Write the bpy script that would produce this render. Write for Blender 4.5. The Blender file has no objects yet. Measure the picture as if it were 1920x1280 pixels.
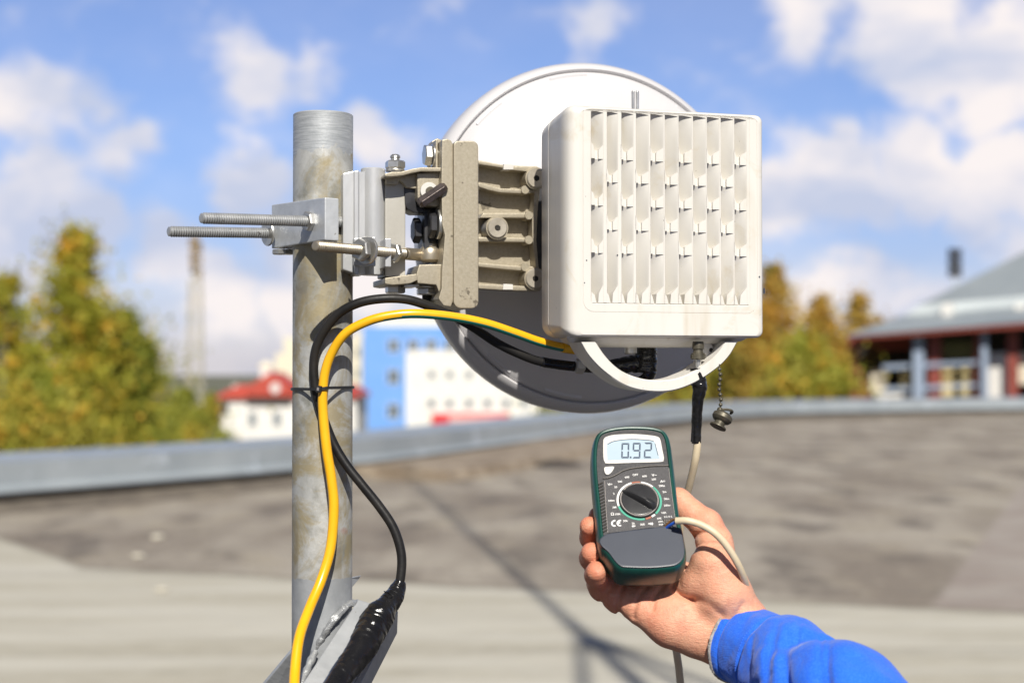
import bpy, bmesh, math, random
import numpy as np
from mathutils import Vector, Matrix, noise
random.seed(7); rng = np.random.default_rng(7)
R = math.radians
S = bpy.context.scene
COL = S.collection

# ------------------------------------------------------------------ camera
HC = 1.45                      # eye height above the roof
FPX = 2667.0                   # 50 mm lens on a 1920 px wide frame
PITCH = math.atan(50 / FPX)
cam_d = bpy.data.cameras.new('camera'); cam = bpy.data.objects.new('camera', cam_d); COL.objects.link(cam)
cam.location = (0, 0, HC); cam.rotation_euler = (math.pi / 2 + PITCH, 0, 0)
cam_d.sensor_width = 36; cam_d.lens = 50; cam_d.clip_start = 0.05; cam_d.clip_end = 3000
cam_d.dof.use_dof = True; cam_d.dof.focus_distance = 1.10; cam_d.dof.aperture_fstop = 5.4; cam_d.dof.aperture_blades = 0
S.camera = cam

# ------------------------------------------------------------------ sun, sky with clouds, exposure
SUN_EL, SUN_AZ = R(40), R(9)   # the sun stands behind the camera, a little to its right
sv = Vector((math.sin(SUN_AZ) * math.cos(SUN_EL), -math.cos(SUN_AZ) * math.cos(SUN_EL), math.sin(SUN_EL)))
sun_d = bpy.data.lights.new('sun', 'SUN'); sun = bpy.data.objects.new('sun', sun_d); COL.objects.link(sun)
sun_d.energy = 5.0; sun_d.angle = R(0.53); sun_d.color = (1.0, 0.95, 0.86)
sun.rotation_euler = sv.to_track_quat('Z', 'Y').to_euler(); sun.location = (3, -6, 8)
S.view_settings.view_transform = 'Standard'; S.view_settings.look = 'None'
S.view_settings.exposure = 0.18; S.view_settings.gamma = 1.0
S.render.film_transparent = False
S.cycles.max_bounces = 8
S.cycles.use_denoising = True

def ray(px, py):
    """direction (y forward = 1 along the lens axis scaled) through a spot of the photograph"""
    x, z = (px - 960) / FPX, (640 - py) / FPX
    c, s = math.cos(PITCH), math.sin(PITCH)
    return Vector((x, c - z * s, s + z * c))
CAMP = Vector((0, 0, HC))
def pt(px, py, Y):
    d = ray(px, py); return CAMP + d * (Y / d.y)
def ptz(px, py, z=0.0):
    d = ray(px, py); return CAMP + d * ((z - HC) / d.z)

world = bpy.data.worlds.new('World'); S.world = world; world.use_nodes = True
W = world.node_tree; W.nodes.clear()
def wn(t, **k):
    n = W.nodes.new(t)
    for a, b in k.items(): setattr(n, a, b)
    return n
def L(a, b): W.links.new(a, b)
def math_n(op, a, b=None, clamp=False, nt=None):
    nt = nt or W
    n = nt.nodes.new('ShaderNodeMath'); n.operation = op; n.use_clamp = clamp
    for i, v in enumerate((a, b)):
        if v is None: continue
        if isinstance(v, (int, float)): n.inputs[i].default_value = v
        else: nt.links.new(v, n.inputs[i])
    return n.outputs[0]
out = wn('ShaderNodeOutputWorld'); bg = wn('ShaderNodeBackground'); L(bg.outputs[0], out.inputs[0])
sky = wn('ShaderNodeTexSky', sky_type='NISHITA', sun_disc=False, sun_elevation=SUN_EL, sun_rotation=math.pi - SUN_AZ)
sky.air_density = 1.0; sky.dust_density = 0.6; sky.ozone_density = 4.0
tc = wn('ShaderNodeTexCoord')
def wnoise(scale, detail, rough, dist=0.0, off=(0, 0, 0), sc=(1, 1, 1)):
    mp = wn('ShaderNodeMapping'); mp.inputs['Location'].default_value = off; mp.inputs['Scale'].default_value = sc
    L(tc.outputs['Generated'], mp.inputs[0])
    n = wn('ShaderNodeTexNoise'); n.inputs['Scale'].default_value = scale; n.inputs['Detail'].default_value = detail
    n.inputs['Roughness'].default_value = rough; n.inputs['Distortion'].default_value = dist
    L(mp.outputs[0], n.inputs[0]); return n
warp = wnoise(9, 4, .6)
wv = wn('ShaderNodeVectorMath', operation='MULTIPLY_ADD'); L(warp.outputs['Color'], wv.inputs[0])
wv.inputs[1].default_value = (.12, .12, .10); wv.inputs[2].default_value = (-.06, -.06, -.05)
wp = wn('ShaderNodeVectorMath', operation='ADD'); L(tc.outputs['Generated'], wp.inputs[0]); L(wv.outputs[0], wp.inputs[1])
# cloud banks: direction (given through a spot of the photo), angular size, strength
banks = [(500, 150, 150, .55), (620, 120, 120, .35), (60, 230, 150, .7), (40, 400, 190, .9), (180, 300, 120, .4), (480, 340, 130, .85), (620, 470, 170, .9),
         (400, 560, 130, .8), (720, 270, 110, .6), (740, 420, 130, .8), (300, 480, 110, .45), (560, 600, 110, .75), (140, 560, 90, .6), (860, 560, 160, .7),
         (1720, 60, 190, .85), (1890, 110, 170, .8), (1500, 30, 120, .45), (1130, 60, 110, .35), (1560, 350, 150, .8), (1700, 310, 150, .75),
         (1880, 330, 150, .9), (1480, 400, 120, .7), (1800, 440, 110, .6), (1620, 520, 80, .55), (1560, 545, 70, .5), (1900, 500, 120, .5), (1700, 600, 120, .6), (1500, 600, 120, .5), (1000, 600, 200, .4)]
acc = None
for px, py, rad, st in banks:
    d = ray(px, py).normalized()
    dn = wn('ShaderNodeVectorMath', operation='DISTANCE'); L(wp.outputs[0], dn.inputs[0]); dn.inputs[1].default_value = d
    mr = wn('ShaderNodeMapRange'); mr.interpolation_type = 'SMOOTHSTEP'
    L(dn.outputs['Value'], mr.inputs[0]); mr.inputs[1].default_value = 0; mr.inputs[2].default_value = rad / FPX
    mr.inputs[3].default_value = st * 1.3; mr.inputs[4].default_value = 0
    acc = mr.outputs[0] if acc is None else math_n('MAXIMUM', acc, mr.outputs[0])
fb = wnoise(14, 6, .6, .3, sc=(1, 1, 1.6))
# elsewhere in the sky loose clouds of the same kind
far = wnoise(2.2, 5, .55, .2, (3, 1, 0), (1, 1, 2.2))
farm = wn('ShaderNodeMapRange'); L(far.outputs[0], farm.inputs[0]); farm.inputs[1].default_value = .5; farm.inputs[2].default_value = .8; farm.inputs[4].default_value = .5
dsum = math_n('ADD', acc, math_n('MULTIPLY', math_n('SUBTRACT', fb.outputs[0], .5), 1.1))
sepz = wn('ShaderNodeSeparateXYZ'); L(tc.outputs['Generated'], sepz.inputs[0])
offy = wn('ShaderNodeMapRange'); L(sepz.outputs[1], offy.inputs[0]); offy.inputs[1].default_value = .8; offy.inputs[2].default_value = .55
dsum = math_n('ADD', dsum, math_n('MULTIPLY', farm.outputs[0], offy.outputs[0]))
cov = wn('ShaderNodeMapRange'); cov.interpolation_type = 'SMOOTHSTEP'; L(dsum, cov.inputs[0]); cov.inputs[1].default_value = .0; cov.inputs[2].default_value = .54
shade = wnoise(7, 4, .55, .2, (5, 2, 1), (1, 1, 2))
smr = wn('ShaderNodeMapRange'); L(shade.outputs[0], smr.inputs[0]); smr.inputs[1].default_value = .38; smr.inputs[2].default_value = .6
cc = wn('ShaderNodeMix', data_type='RGBA'); L(smr.outputs[0], cc.inputs[0])
CLOUD_HI, CLOUD_LO = (8.6, 8.0, 7.9, 1), (5.0, 5.5, 7.0, 1)
cc.inputs[6].default_value = CLOUD_LO; cc.inputs[7].default_value = CLOUD_HI
tint = wn('ShaderNodeMix', data_type='RGBA', blend_type='MULTIPLY'); tint.inputs[0].default_value = 1.0
L(sky.outputs[0], tint.inputs[6])
tz = wn('ShaderNodeMapRange'); L(sepz.outputs[2], tz.inputs[0]); tz.inputs[1].default_value = 0; tz.inputs[2].default_value = .16
tm = wn('ShaderNodeMix', data_type='RGBA'); L(tz.outputs[0], tm.inputs[0]); tm.inputs[6].default_value = (.72, .70, 1.0, 1); tm.inputs[7].default_value = (.78, .85, 1.13, 1); L(tm.outputs[2], tint.inputs[7])
hz_ = wn('ShaderNodeMapRange'); L(sepz.outputs[2], hz_.inputs[0]); hz_.inputs[1].default_value = .14; hz_.inputs[2].default_value = -.02; hz_.inputs[3].default_value = .12; hz_.inputs[4].default_value = .55
veil = math_n('ADD', math_n('MULTIPLY', cov.outputs[0], math_n('SUBTRACT', 1.0, hz_.outputs[0])), hz_.outputs[0])
mx = wn('ShaderNodeMix', data_type='RGBA'); L(veil, mx.inputs[0]); L(tint.outputs[2], mx.inputs[6]); L(cc.outputs[2], mx.inputs[7])
# unseen sky overhead and behind the camera is dimmed to cut ambient fill
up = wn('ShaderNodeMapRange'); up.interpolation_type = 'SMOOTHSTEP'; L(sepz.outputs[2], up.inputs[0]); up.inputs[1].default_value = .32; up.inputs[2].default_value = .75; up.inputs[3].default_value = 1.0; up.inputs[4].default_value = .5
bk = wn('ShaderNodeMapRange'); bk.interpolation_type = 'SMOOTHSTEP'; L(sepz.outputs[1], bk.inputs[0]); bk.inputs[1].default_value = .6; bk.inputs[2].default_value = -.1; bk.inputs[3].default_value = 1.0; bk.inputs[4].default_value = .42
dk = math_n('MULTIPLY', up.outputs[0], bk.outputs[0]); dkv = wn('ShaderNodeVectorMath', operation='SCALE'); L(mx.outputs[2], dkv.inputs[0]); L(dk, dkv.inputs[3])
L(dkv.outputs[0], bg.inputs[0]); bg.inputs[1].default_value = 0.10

# ------------------------------------------------------------------ object helpers
ROOT = {}
def tag(o, label=None, cat=None, group=None, kind=None):
    if label: o['label'] = label
    if cat: o['category'] = cat
    if group: o['group'] = group
    if kind: o['kind'] = kind
    return o
def thing(name, loc, label, cat, group=None):
    o = bpy.data.objects.new(name, None); COL.objects.link(o); o.location = loc; o.empty_display_size = .05
    ROOT[o] = Vector(loc); return tag(o, label, cat, group)
def mesh(name, V, F, mat, parent=None, smooth=True, loc=None, mats=None, fm=None, bevel=None):
    """V in world coordinates"""
    V = [Vector(v) for v in V]
    org = ROOT[parent] if parent is not None else Vector(loc if loc is not None else (0, 0, 0))
    me = bpy.data.meshes.new(name); me.from_pydata([v - org for v in V], [], F); me.update()
    for m in (mats or [mat]): me.materials.append(m)
    if fm is not None: me.polygons.foreach_set('material_index', fm)
    o = bpy.data.objects.new(name, me); COL.objects.link(o)
    if parent is not None: o.parent = parent
    else: o.location = org
    ROOT[o] = org
    bm = bmesh.new(); bm.from_mesh(me); bmesh.ops.recalc_face_normals(bm, faces=bm.faces)
    if bevel:
        es = [e for e in bm.edges if len(e.link_faces) == 2 and e.calc_face_angle(0) > R(30)]
        bmesh.ops.bevel(bm, geom=es, offset=bevel, segments=2, affect='EDGES', profile=.6, clamp_overlap=True)
    bm.to_mesh(me); bm.free()
    if smooth:
        for p in me.polygons: p.use_smooth = True
        if smooth != 'all':
            me.set_sharp_from_angle(angle=R(38))
            if len(V) < 9000: wm = o.modifiers.new('normals', 'WEIGHTED_NORMAL'); wm.keep_sharp = True; wm.weight = 80
    return o
class MB:
    def __init__(s): s.V = []; s.F = []; s.M = []
    def add(s, V, F, m=0):
        b = len(s.V); s.V += [Vector(v) for v in V]; s.F += [tuple(i + b for i in f) for f in F]; s.M += [m] * len(F); return s
    def build(s, name, mat, parent=None, **k):
        mats = mat if isinstance(mat, list) else [mat]
        return mesh(name, s.V, s.F, None, parent, mats=mats, fm=s.M, **k)
class Frame:
    """a turned local frame: x along the face, y away from the lens through it, z up"""
    def __init__(s, o, yaw=0, pitch=0, roll=0):
        s.o = Vector(o); M = Matrix.Rotation(yaw, 3, 'Z') @ Matrix.Rotation(pitch, 3, 'X') @ Matrix.Rotation(roll, 3, 'Y')
        s.M = M; s.ex, s.ey, s.ez = M.col[0].copy(), M.col[1].copy(), M.col[2].copy()
    def w(s, x, y, z): return s.o + s.ex * x + s.ey * y + s.ez * z
    def hit(s, px, py, d=0.0):
        r = ray(px, py); t = (s.o + s.ey * d - CAMP).dot(s.ey) / r.dot(s.ey); q = CAMP + r * t - s.o
        return q.dot(s.ex), q.dot(s.ez)
    def p(s, px, py, d=0.0):
        x, z = s.hit(px, py, d); return s.w(x, d, z)
def prism(P0, off):
    n = len(P0); P1 = [Vector(p) + off for p in P0]
    F = [tuple(range(n)), tuple(range(2 * n - 1, n - 1, -1))] + [(i, (i + 1) % n, n + (i + 1) % n, n + i) for i in range(n)]
    return list(P0) + P1, F
def fprism(fr, pts, d0, d1):
    """outline given as spots of the photo on the plane d0 of the frame, run back to d1"""
    return prism([fr.p(a, b, d0) for a, b in pts], fr.ey * (d1 - d0))
def lprism(fr, pts, d0, d1):
    return prism([fr.w(a, d0, b) for a, b in pts], fr.ey * (d1 - d0))
def basis(d):
    d = Vector(d).normalized(); a = Vector((0, 0, 1)) if abs(d.z) < .9 else Vector((1, 0, 0))
    u = d.cross(a).normalized(); return d, u, d.cross(u)
def lathe(o, ax, prof, n=24, u=None, close=False, ph=0):
    """prof: (radius, distance along the axis)"""
    d, a, b = basis(ax)
    if u is not None: a = (Vector(u) - d * Vector(u).dot(d)).normalized(); b = d.cross(a)
    o = Vector(o); V = []; F = []
    for r, h in prof:
        for k in range(n):
            t = 2 * math.pi * (k + ph) / n; V.append(o + d * h + (a * math.cos(t) + b * math.sin(t)) * max(r, 1e-6))
    for i in range(len(prof) - 1):
        for k in range(n): F.append((i * n + k, i * n + (k + 1) % n, (i + 1) * n + (k + 1) % n, (i + 1) * n + k))
    if not close:
        F.append(tuple(range(n))); F.append(tuple((len(prof) - 1) * n + k for k in range(n)))
    return V, F
def catmull(P, m=8):
    P = [Vector(p) for p in P]; Q = [P[0] * 2 - P[1]] + P + [P[-1] * 2 - P[-2]]; o = []
    for i in range(1, len(Q) - 2):
        for k in range(m):
            t = k / m; a, b, c, d = Q[i - 1:i + 3]
            o.append(.5 * ((2 * b) + (c - a) * t + (2 * a - 5 * b + 4 * c - d) * t * t + (3 * b - a - 3 * c + d) * t ** 3))
    o.append(P[-1]); return o
def catm1(P, m=8): return [v.x for v in catmull([Vector((p, 0, 0)) for p in P], m)]
def sweep(P, rad, n=14, up=None, sq=1.0, rfun=None):
    P = [Vector(p) for p in P]; V = []; F = []; N = len(P)
    T = [(P[min(i + 1, N - 1)] - P[max(i - 1, 0)]).normalized() for i in range(N)]
    u = T[0].cross(Vector(up or (0, 1, 0))); u.normalize()
    for i in range(N):
        u = (u - T[i] * u.dot(T[i])).normalized(); v = T[i].cross(u)
        r = rad[i] if hasattr(rad, '__len__') else rad
        for k in range(n):
            t = 2 * math.pi * k / n; rr = r * (rfun(i / (N - 1), t) if rfun else 1)
            V.append(P[i] + u * math.cos(t) * rr + v * math.sin(t) * rr * sq)
    for i in range(N - 1):
        for k in range(n): F.append((i * n + k, i * n + (k + 1) % n, (i + 1) * n + (k + 1) % n, (i + 1) * n + k))
    F.append(tuple(range(n))); F.append(tuple((N - 1) * n + k for k in range(n)))
    return V, F
def hexpts(r): return r
def hexnut(o, ax, r, h, ph=0, ch=.12):
    return lathe(o, ax, [(r * (1 - ch), 0), (r, h * ch * 1.2), (r, h * (1 - ch * 1.2)), (r * (1 - ch), h)], 6, ph=ph)
def washer(o, ax, r, h): return lathe(o, ax, [(r * .96, 0), (r, h * .3), (r, h * .7), (r * .96, h)], 28)
def thread(a, b, r, pitch=.0020, n=16):
    a, b = Vector(a), Vector(b); Ln = (b - a).length; k = int(Ln / pitch); pr = [(r * .6, 0), (r * .88, pitch * .4)]
    for i in range(1, k): pr += [(r * .80, i * pitch), (r, i * pitch + pitch * .38), (r, i * pitch + pitch * .60)]
    pr += [(r * .88, Ln - pitch * .4), (r * .6, Ln)]
    return lathe(a, b - a, pr, n)
def boxm(fr, x0, x1, y0, y1, z0, z1):
    return prism([fr.w(x0, y0, z0), fr.w(x1, y0, z0), fr.w(x1, y0, z1), fr.w(x0, y0, z1)], fr.ey * (y1 - y0))
def bar(a, b, w, h=None):
    d, u, v = basis(Vector(b) - Vector(a)); h = h or w
    c = [u * w / 2 + v * h / 2, u * -w / 2 + v * h / 2, u * -w / 2 - v * h / 2, u * w / 2 - v * h / 2]
    return prism([Vector(a) + q for q in c], Vector(b) - Vector(a))
WF = Frame((0, 0, 0))

# ------------------------------------------------------------------ materials
def mat(name, col, rough=.5, metal=0.0, col2=None, nscale=8, nfac=(.35, .65), detail=6, bump=0.0, bscale=60, bdist=.001,
        spots=None, spot_scale=90, spot_th=.72, rough2=None, coat=0, sss=0, coords='Object', stretch=(1, 1, 1), spec=.5, extra=None):
    m = bpy.data.materials.new(name); m.use_nodes = True; nt = m.node_tree; B = nt.nodes['Principled BSDF']
    B.inputs['Base Color'].default_value = (*col, 1); B.inputs['Roughness'].default_value = rough; B.inputs['Metallic'].default_value = metal
    B.inputs['Specular IOR Level'].default_value = spec
    if coat: B.inputs['Coat Weight'].default_value = coat; B.inputs['Coat Roughness'].default_value = .15
    if sss: B.inputs['Subsurface Weight'].default_value = sss; B.inputs['Subsurface Radius'].default_value = (.9, .35, .2); B.inputs['Subsurface Scale'].default_value = .006
    t = nt.nodes.new('ShaderNodeTexCoord'); mp = nt.nodes.new('ShaderNodeMapping'); mp.inputs['Scale'].default_value = stretch
    nt.links.new(t.outputs[coords], mp.inputs[0]); vec = mp.outputs[0]; cur = None
    def noi(sc, det=6, rg=.6, dist=0):
        n = nt.nodes.new('ShaderNodeTexNoise'); n.inputs['Scale'].default_value = sc; n.inputs['Detail'].default_value = det
        n.inputs['Roughness'].default_value = rg; n.inputs['Distortion'].default_value = dist; nt.links.new(vec, n.inputs[0]); return n.outputs[0]
    def rng_(v, a, b, c=0, d=1):
        n = nt.nodes.new('ShaderNodeMapRange'); nt.links.new(v, n.inputs[0])
        for i, q in enumerate((a, b, c, d)): n.inputs[i + 1].default_value = q
        return n.outputs[0]
    def mixc(f, a, b):
        n = nt.nodes.new('ShaderNodeMix'); n.data_type = 'RGBA'
        if isinstance(f, float): n.inputs[0].default_value = f
        else: nt.links.new(f, n.inputs[0])
        for i, q in ((6, a), (7, b)):
            if isinstance(q, tuple): n.inputs[i].default_value = (*q[:3], 1)
            else: nt.links.new(q, n.inputs[i])
        return n.outputs[2]
    cur = col
    if col2 is not None: cur = mixc(rng_(noi(nscale, detail), *nfac), col, col2)
    if spots is not None: cur = mixc(rng_(noi(spot_scale, 3, .7), spot_th, spot_th + .05), cur, spots)
    if extra: cur = extra(nt, vec, cur, noi, rng_, mixc, B)
    if not isinstance(cur, tuple): nt.links.new(cur, B.inputs['Base Color'])
    if rough2 is not None: nt.links.new(rng_(noi(nscale * 2.3), .3, .7, rough, rough2), B.inputs['Roughness'])
    if bump:
        bn = nt.nodes.new('ShaderNodeBump'); bn.inputs['Strength'].default_value = bump; bn.inputs['Distance'].default_value = bdist
        nt.links.new(noi(bscale, 5, .6), bn.inputs['Height']); nt.links.new(bn.outputs[0], B.inputs['Normal'])
    return m
PY = 1.13
def zpx(py, Y=PY): return pt(605, py, Y).z
ZTOP, ZT2, ZB2 = zpx(216), zpx(287), zpx(1078)
def pole_extra(nt, vec, cur, noi, rng_, mixc, B):
    sx = nt.nodes.new('ShaderNodeSeparateXYZ'); nt.links.new(vec, sx.inputs[0]); z = sx.outputs[2]
    mo = lambda op, a, b=None, clamp=False: math_n(op, a, b, clamp, nt)
    v = nt.nodes.new('ShaderNodeTexVoronoi'); v.inputs['Scale'].default_value = 210; nt.links.new(vec, v.inputs[0])
    sp = nt.nodes.new('ShaderNodeSeparateColor'); nt.links.new(v.outputs['Color'], sp.inputs[0])
    c = mixc(rng_(noi(14, 8, .65, .6), .44, .56), (.23, .228, .20), (.48, .48, .46))
    c = mixc(mo('MULTIPLY', sp.outputs[0], .22), c, (.62, .64, .64))
    c = mixc(rng_(noi(19, 9, .7, 1.2), .46, .58, 0, .85), c, (.35, .29, .165))
    m3 = nt.nodes.new('ShaderNodeMapping'); m3.inputs['Scale'].default_value = (1, 1, .12); nt.links.new(vec, m3.inputs[0])
    n3 = nt.nodes.new('ShaderNodeTexNoise'); n3.inputs['Scale'].default_value = 75; n3.inputs['Detail'].default_value = 6; nt.links.new(m3.outputs[0], n3.inputs[0])
    c = mixc(rng_(n3.outputs[0], .58, .68, 0, .5), c, (.24, .20, .13))
    c = mixc(rng_(noi(70, 6, .75), .64, .72, 0, .8), c, (.15, .12, .08))
    c = mixc(rng_(noi(9, 4, .6), .66, .7, 0, .8), c, (.35, .10, .035))
    # brushed zinc paint at the cut top and over the weld at the foot, with a ragged edge
    jag = mo('MULTIPLY', mo('SUBTRACT', noi(26, 5, .6), .5), .05)
    top = mo('GREATER_THAN', mo('ADD', z, jag), ZT2)
    mp = nt.nodes.new('ShaderNodeMapping'); mp.inputs['Scale'].default_value = (1, 1, 14); nt.links.new(vec, mp.inputs[0])
    n2 = nt.nodes.new('ShaderNodeTexNoise'); n2.inputs['Scale'].default_value = 70; n2.inputs['Detail'].default_value = 5; nt.links.new(mp.outputs[0], n2.inputs[0])
    zinc = mixc(rng_(n2.outputs[0], .35, .65), (.34, .36, .375), (.48, .50, .515))
    c = mixc(top, c, zinc)
    jag2 = mo('MULTIPLY', mo('SUBTRACT', noi(60, 5, .6), .5), .012)
    low = mo('LESS_THAN', mo('ADD', z, jag2), ZB2)
    c = mixc(low, c, mixc(rng_(noi(40, 5), .4, .62), (.33, .345, .36), (.42, .435, .45)))
    rr = nt.nodes.new('ShaderNodeMapRange'); nt.links.new(noi(30, 5), rr.inputs[0]); rr.inputs[1].default_value = .3; rr.inputs[2].default_value = .7
    rr.inputs[3].default_value = .42; rr.inputs[4].default_value = .68; nt.links.new(rr.outputs[0], B.inputs['Roughness'])
    return c
M = {}
M['pole'] = mat('galvanised_pipe', (.4, .4, .36), .5, .35, bump=.35, bscale=260, bdist=.0006, extra=pole_extra)
M['zincpaint'] = mat('zinc_paint', (.36, .375, .39), .45, .3, (.46, .475, .49), 30, bump=.5, bscale=130, bdist=.0012, spots=(.14, .12, .1), spot_scale=170, spot_th=.7)
M['weld'] = mat('weld_seam', (.34, .35, .36), .38, .4, (.46, .47, .47), 90, bump=.9, bscale=300, bdist=.0015, spots=(.2, .15, .1), spot_scale=150, spot_th=.66)
M['alu'] = mat('cast_aluminium', (.42, .43, .44), .36, .35, (.60, .605, .61), 22, bump=.25, bscale=320, bdist=.0005, spots=(.25, .24, .22), spot_scale=210, spot_th=.72, stretch=(1, 1, .35))
M['alu_block'] = mat('sawn_aluminium', (.48, .50, .52), .44, .3, (.62, .64, .66), 40, bump=.35, bscale=200, bdist=.0008, spots=(.30, .29, .27), spot_scale=160, spot_th=.7)
M['cast'] = mat('sand_cast_alloy', (.37, .325, .24), .44, .4, (.46, .41, .315), 420, nfac=(.3, .7), bump=.35, bscale=900, bdist=.0004, spots=(.18, .155, .115), spot_scale=75, spot_th=.66)
M['boss'] = mat('zinc_washer', (.47, .42, .34), .4, .6, (.58, .53, .44), 120, bump=.3, bscale=500, bdist=.0003)
M['steel'] = mat('zinc_steel', (.50, .49, .46), .33, .85, (.68, .67, .64), 90, bump=.2, bscale=400, bdist=.0003, spots=(.22, .18, .13), spot_scale=140, spot_th=.69)
M['rod'] = mat('threaded_steel', (.42, .43, .43), .42, .6, (.58, .585, .58), 60, spots=(.2, .19, .18), spot_scale=120, spot_th=.66)
M['groove'] = mat('thread_groove', (.07, .07, .07), .5, .5)
M['rod2'] = mat('yellow_passivated_steel', (.40, .345, .26), .38, .75, (.54, .48, .38), 60, spots=(.24, .19, .13), spot_scale=120, spot_th=.66)
M['blacksteel'] = mat('blackened_steel', (.045, .045, .05), .38, .6, (.09, .088, .09), 60, bump=.2, bscale=300, bdist=.0004)
M['lever'] = mat('worn_black_lever', (.07, .06, .058), .30, .6, (.16, .13, .12), 90, bump=.3, bscale=300, bdist=.0004, spots=(.30, .20, .14), spot_scale=220, spot_th=.68)
M['hole'] = mat('socket_dark', (.02, .017, .013), .7)
M['rubber'] = mat('black_rubber', (.03, .03, .034), .55, bump=.2, bscale=300)
def dirty(nt, vec, cur, noi, rng_, mixc, B):
    c = mixc(rng_(noi(16, 8, .7, .8), .56, .74, 0, .7), cur, (.56, .47, .31))
    mp = nt.nodes.new('ShaderNodeMapping'); mp.inputs['Scale'].default_value = (1, 1, .10); nt.links.new(vec, mp.inputs[0])
    n2 = nt.nodes.new('ShaderNodeTexNoise'); n2.inputs['Scale'].default_value = 75; n2.inputs['Detail'].default_value = 6; nt.links.new(mp.outputs[0], n2.inputs[0])
    c = mixc(math_n('MULTIPLY', rng_(n2.outputs[0], .52, .72, 0, .6), rng_(noi(11, 4), .45, .62), nt=nt), c, (.52, .46, .34))
    c = mixc(rng_(noi(95, 6, .8, 1.5), .69, .73, 0, .6), c, (.30, .25, .17))
    return mixc(rng_(noi(230, 4, .6), .725, .75, 0, .8), c, (.08, .065, .05))
M['box'] = mat('white_powder_coat', (.69, .665, .615), .42, 0, (.73, .705, .655), 9, bump=.14, bscale=620, bdist=.0004, extra=dirty, spec=.45)
M['boxgrey'] = mat('light_grey_metal', (.44, .42, .37), .45, .3, (.53, .51, .46), 12, bump=.1, bscale=300, extra=dirty)
M['dish'] = mat('white_dish_paint', (.60, .59, .60), .28, 0, (.63, .62, .63), 5, bump=.03, bscale=60, bdist=.001, coat=.25)
M['black'] = mat('black_cable_sheath', (.009, .009, .010), .40, 0, (.022, .020, .018), 45, bump=.35, bscale=160, bdist=.0006, rough2=.55, spots=(.10, .08, .06), spot_scale=330, spot_th=.72, spec=.3)
M['tape'] = mat('black_insulating_tape', (.008, .008, .009), .20, 0, (.015, .0145, .015), 50, bump=.6, bscale=140, bdist=.0010, spec=.45)
M['yellow'] = mat('yellow_cable_sheath', (.86, .43, .008), .30, 0, (.88, .48, .012), 30, bump=.08, bscale=90, spots=(.42, .26, .06), spot_scale=200, spot_th=.76, coat=.2)
M['green'] = mat('green_stripe', (.01, .19, .15), .34, 0, coat=.2)
M['tie'] = mat('black_nylon', (.02, .02, .022), .4)
M['cream'] = mat('cream_cable_sheath', (.60, .49, .31), .45, 0, (.68, .58, .41), 30, bump=.25, bscale=200, bdist=.0005, spots=(.20, .13, .08), spot_scale=130, spot_th=.69)
M['brass'] = mat('tarnished_brass', (.085, .076, .055), .48, .5, (.15, .135, .10), 160, bump=.3, bscale=500, bdist=.0004)
M['mgreen'] = mat('dark_green_rubber', (.006, .055, .042), .33, 0, (.009, .075, .058), 40, bump=.12, bscale=700, bdist=.0003, coat=.1)
M['mdark'] = mat('charcoal_plastic', (.035, .034, .037), .48, 0, (.055, .053, .056), 500, nfac=(.4, .6), bump=.35, bscale=1500, bdist=.0002)
M['mpanel'] = mat('label_film', (.042, .04, .043), .5, 0, (.085, .082, .086), 1600, nfac=(.45, .6))
M['mgrey'] = mat('slate_plastic', (.040, .047, .066), .40, 0, (.050, .058, .078), 20, bump=.03, bscale=30, bdist=.002)
M['bezel'] = mat('white_bezel', (.66, .64, .60), .4)
M['lcd'] = mat('lcd_glass', (.40, .50, .57), .30, 0, (.44, .54, .61), 20)
M['ink'] = mat('lcd_segment', (.06, .085, .13), .4)
M['print'] = mat('white_print', (.78, .77, .75), .5)
M['gprint'] = mat('green_print', (.06, .36, .25), .5)
M['rprint'] = mat('red_print', (.36, .11, .06), .5)
M['knob'] = mat('black_knob', (.018, .018, .02), .3, 0, (.03, .03, .032), 70, bump=.1, bscale=900, bdist=.0002)
M['knobrim'] = mat('knob_ring', (.34, .31, .29), .35, .3)
M['bluewire'] = mat('blue_wire', (.02, .12, .62), .35)
M['brownwire'] = mat('brown_wire', (.22, .11, .045), .45)
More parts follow.
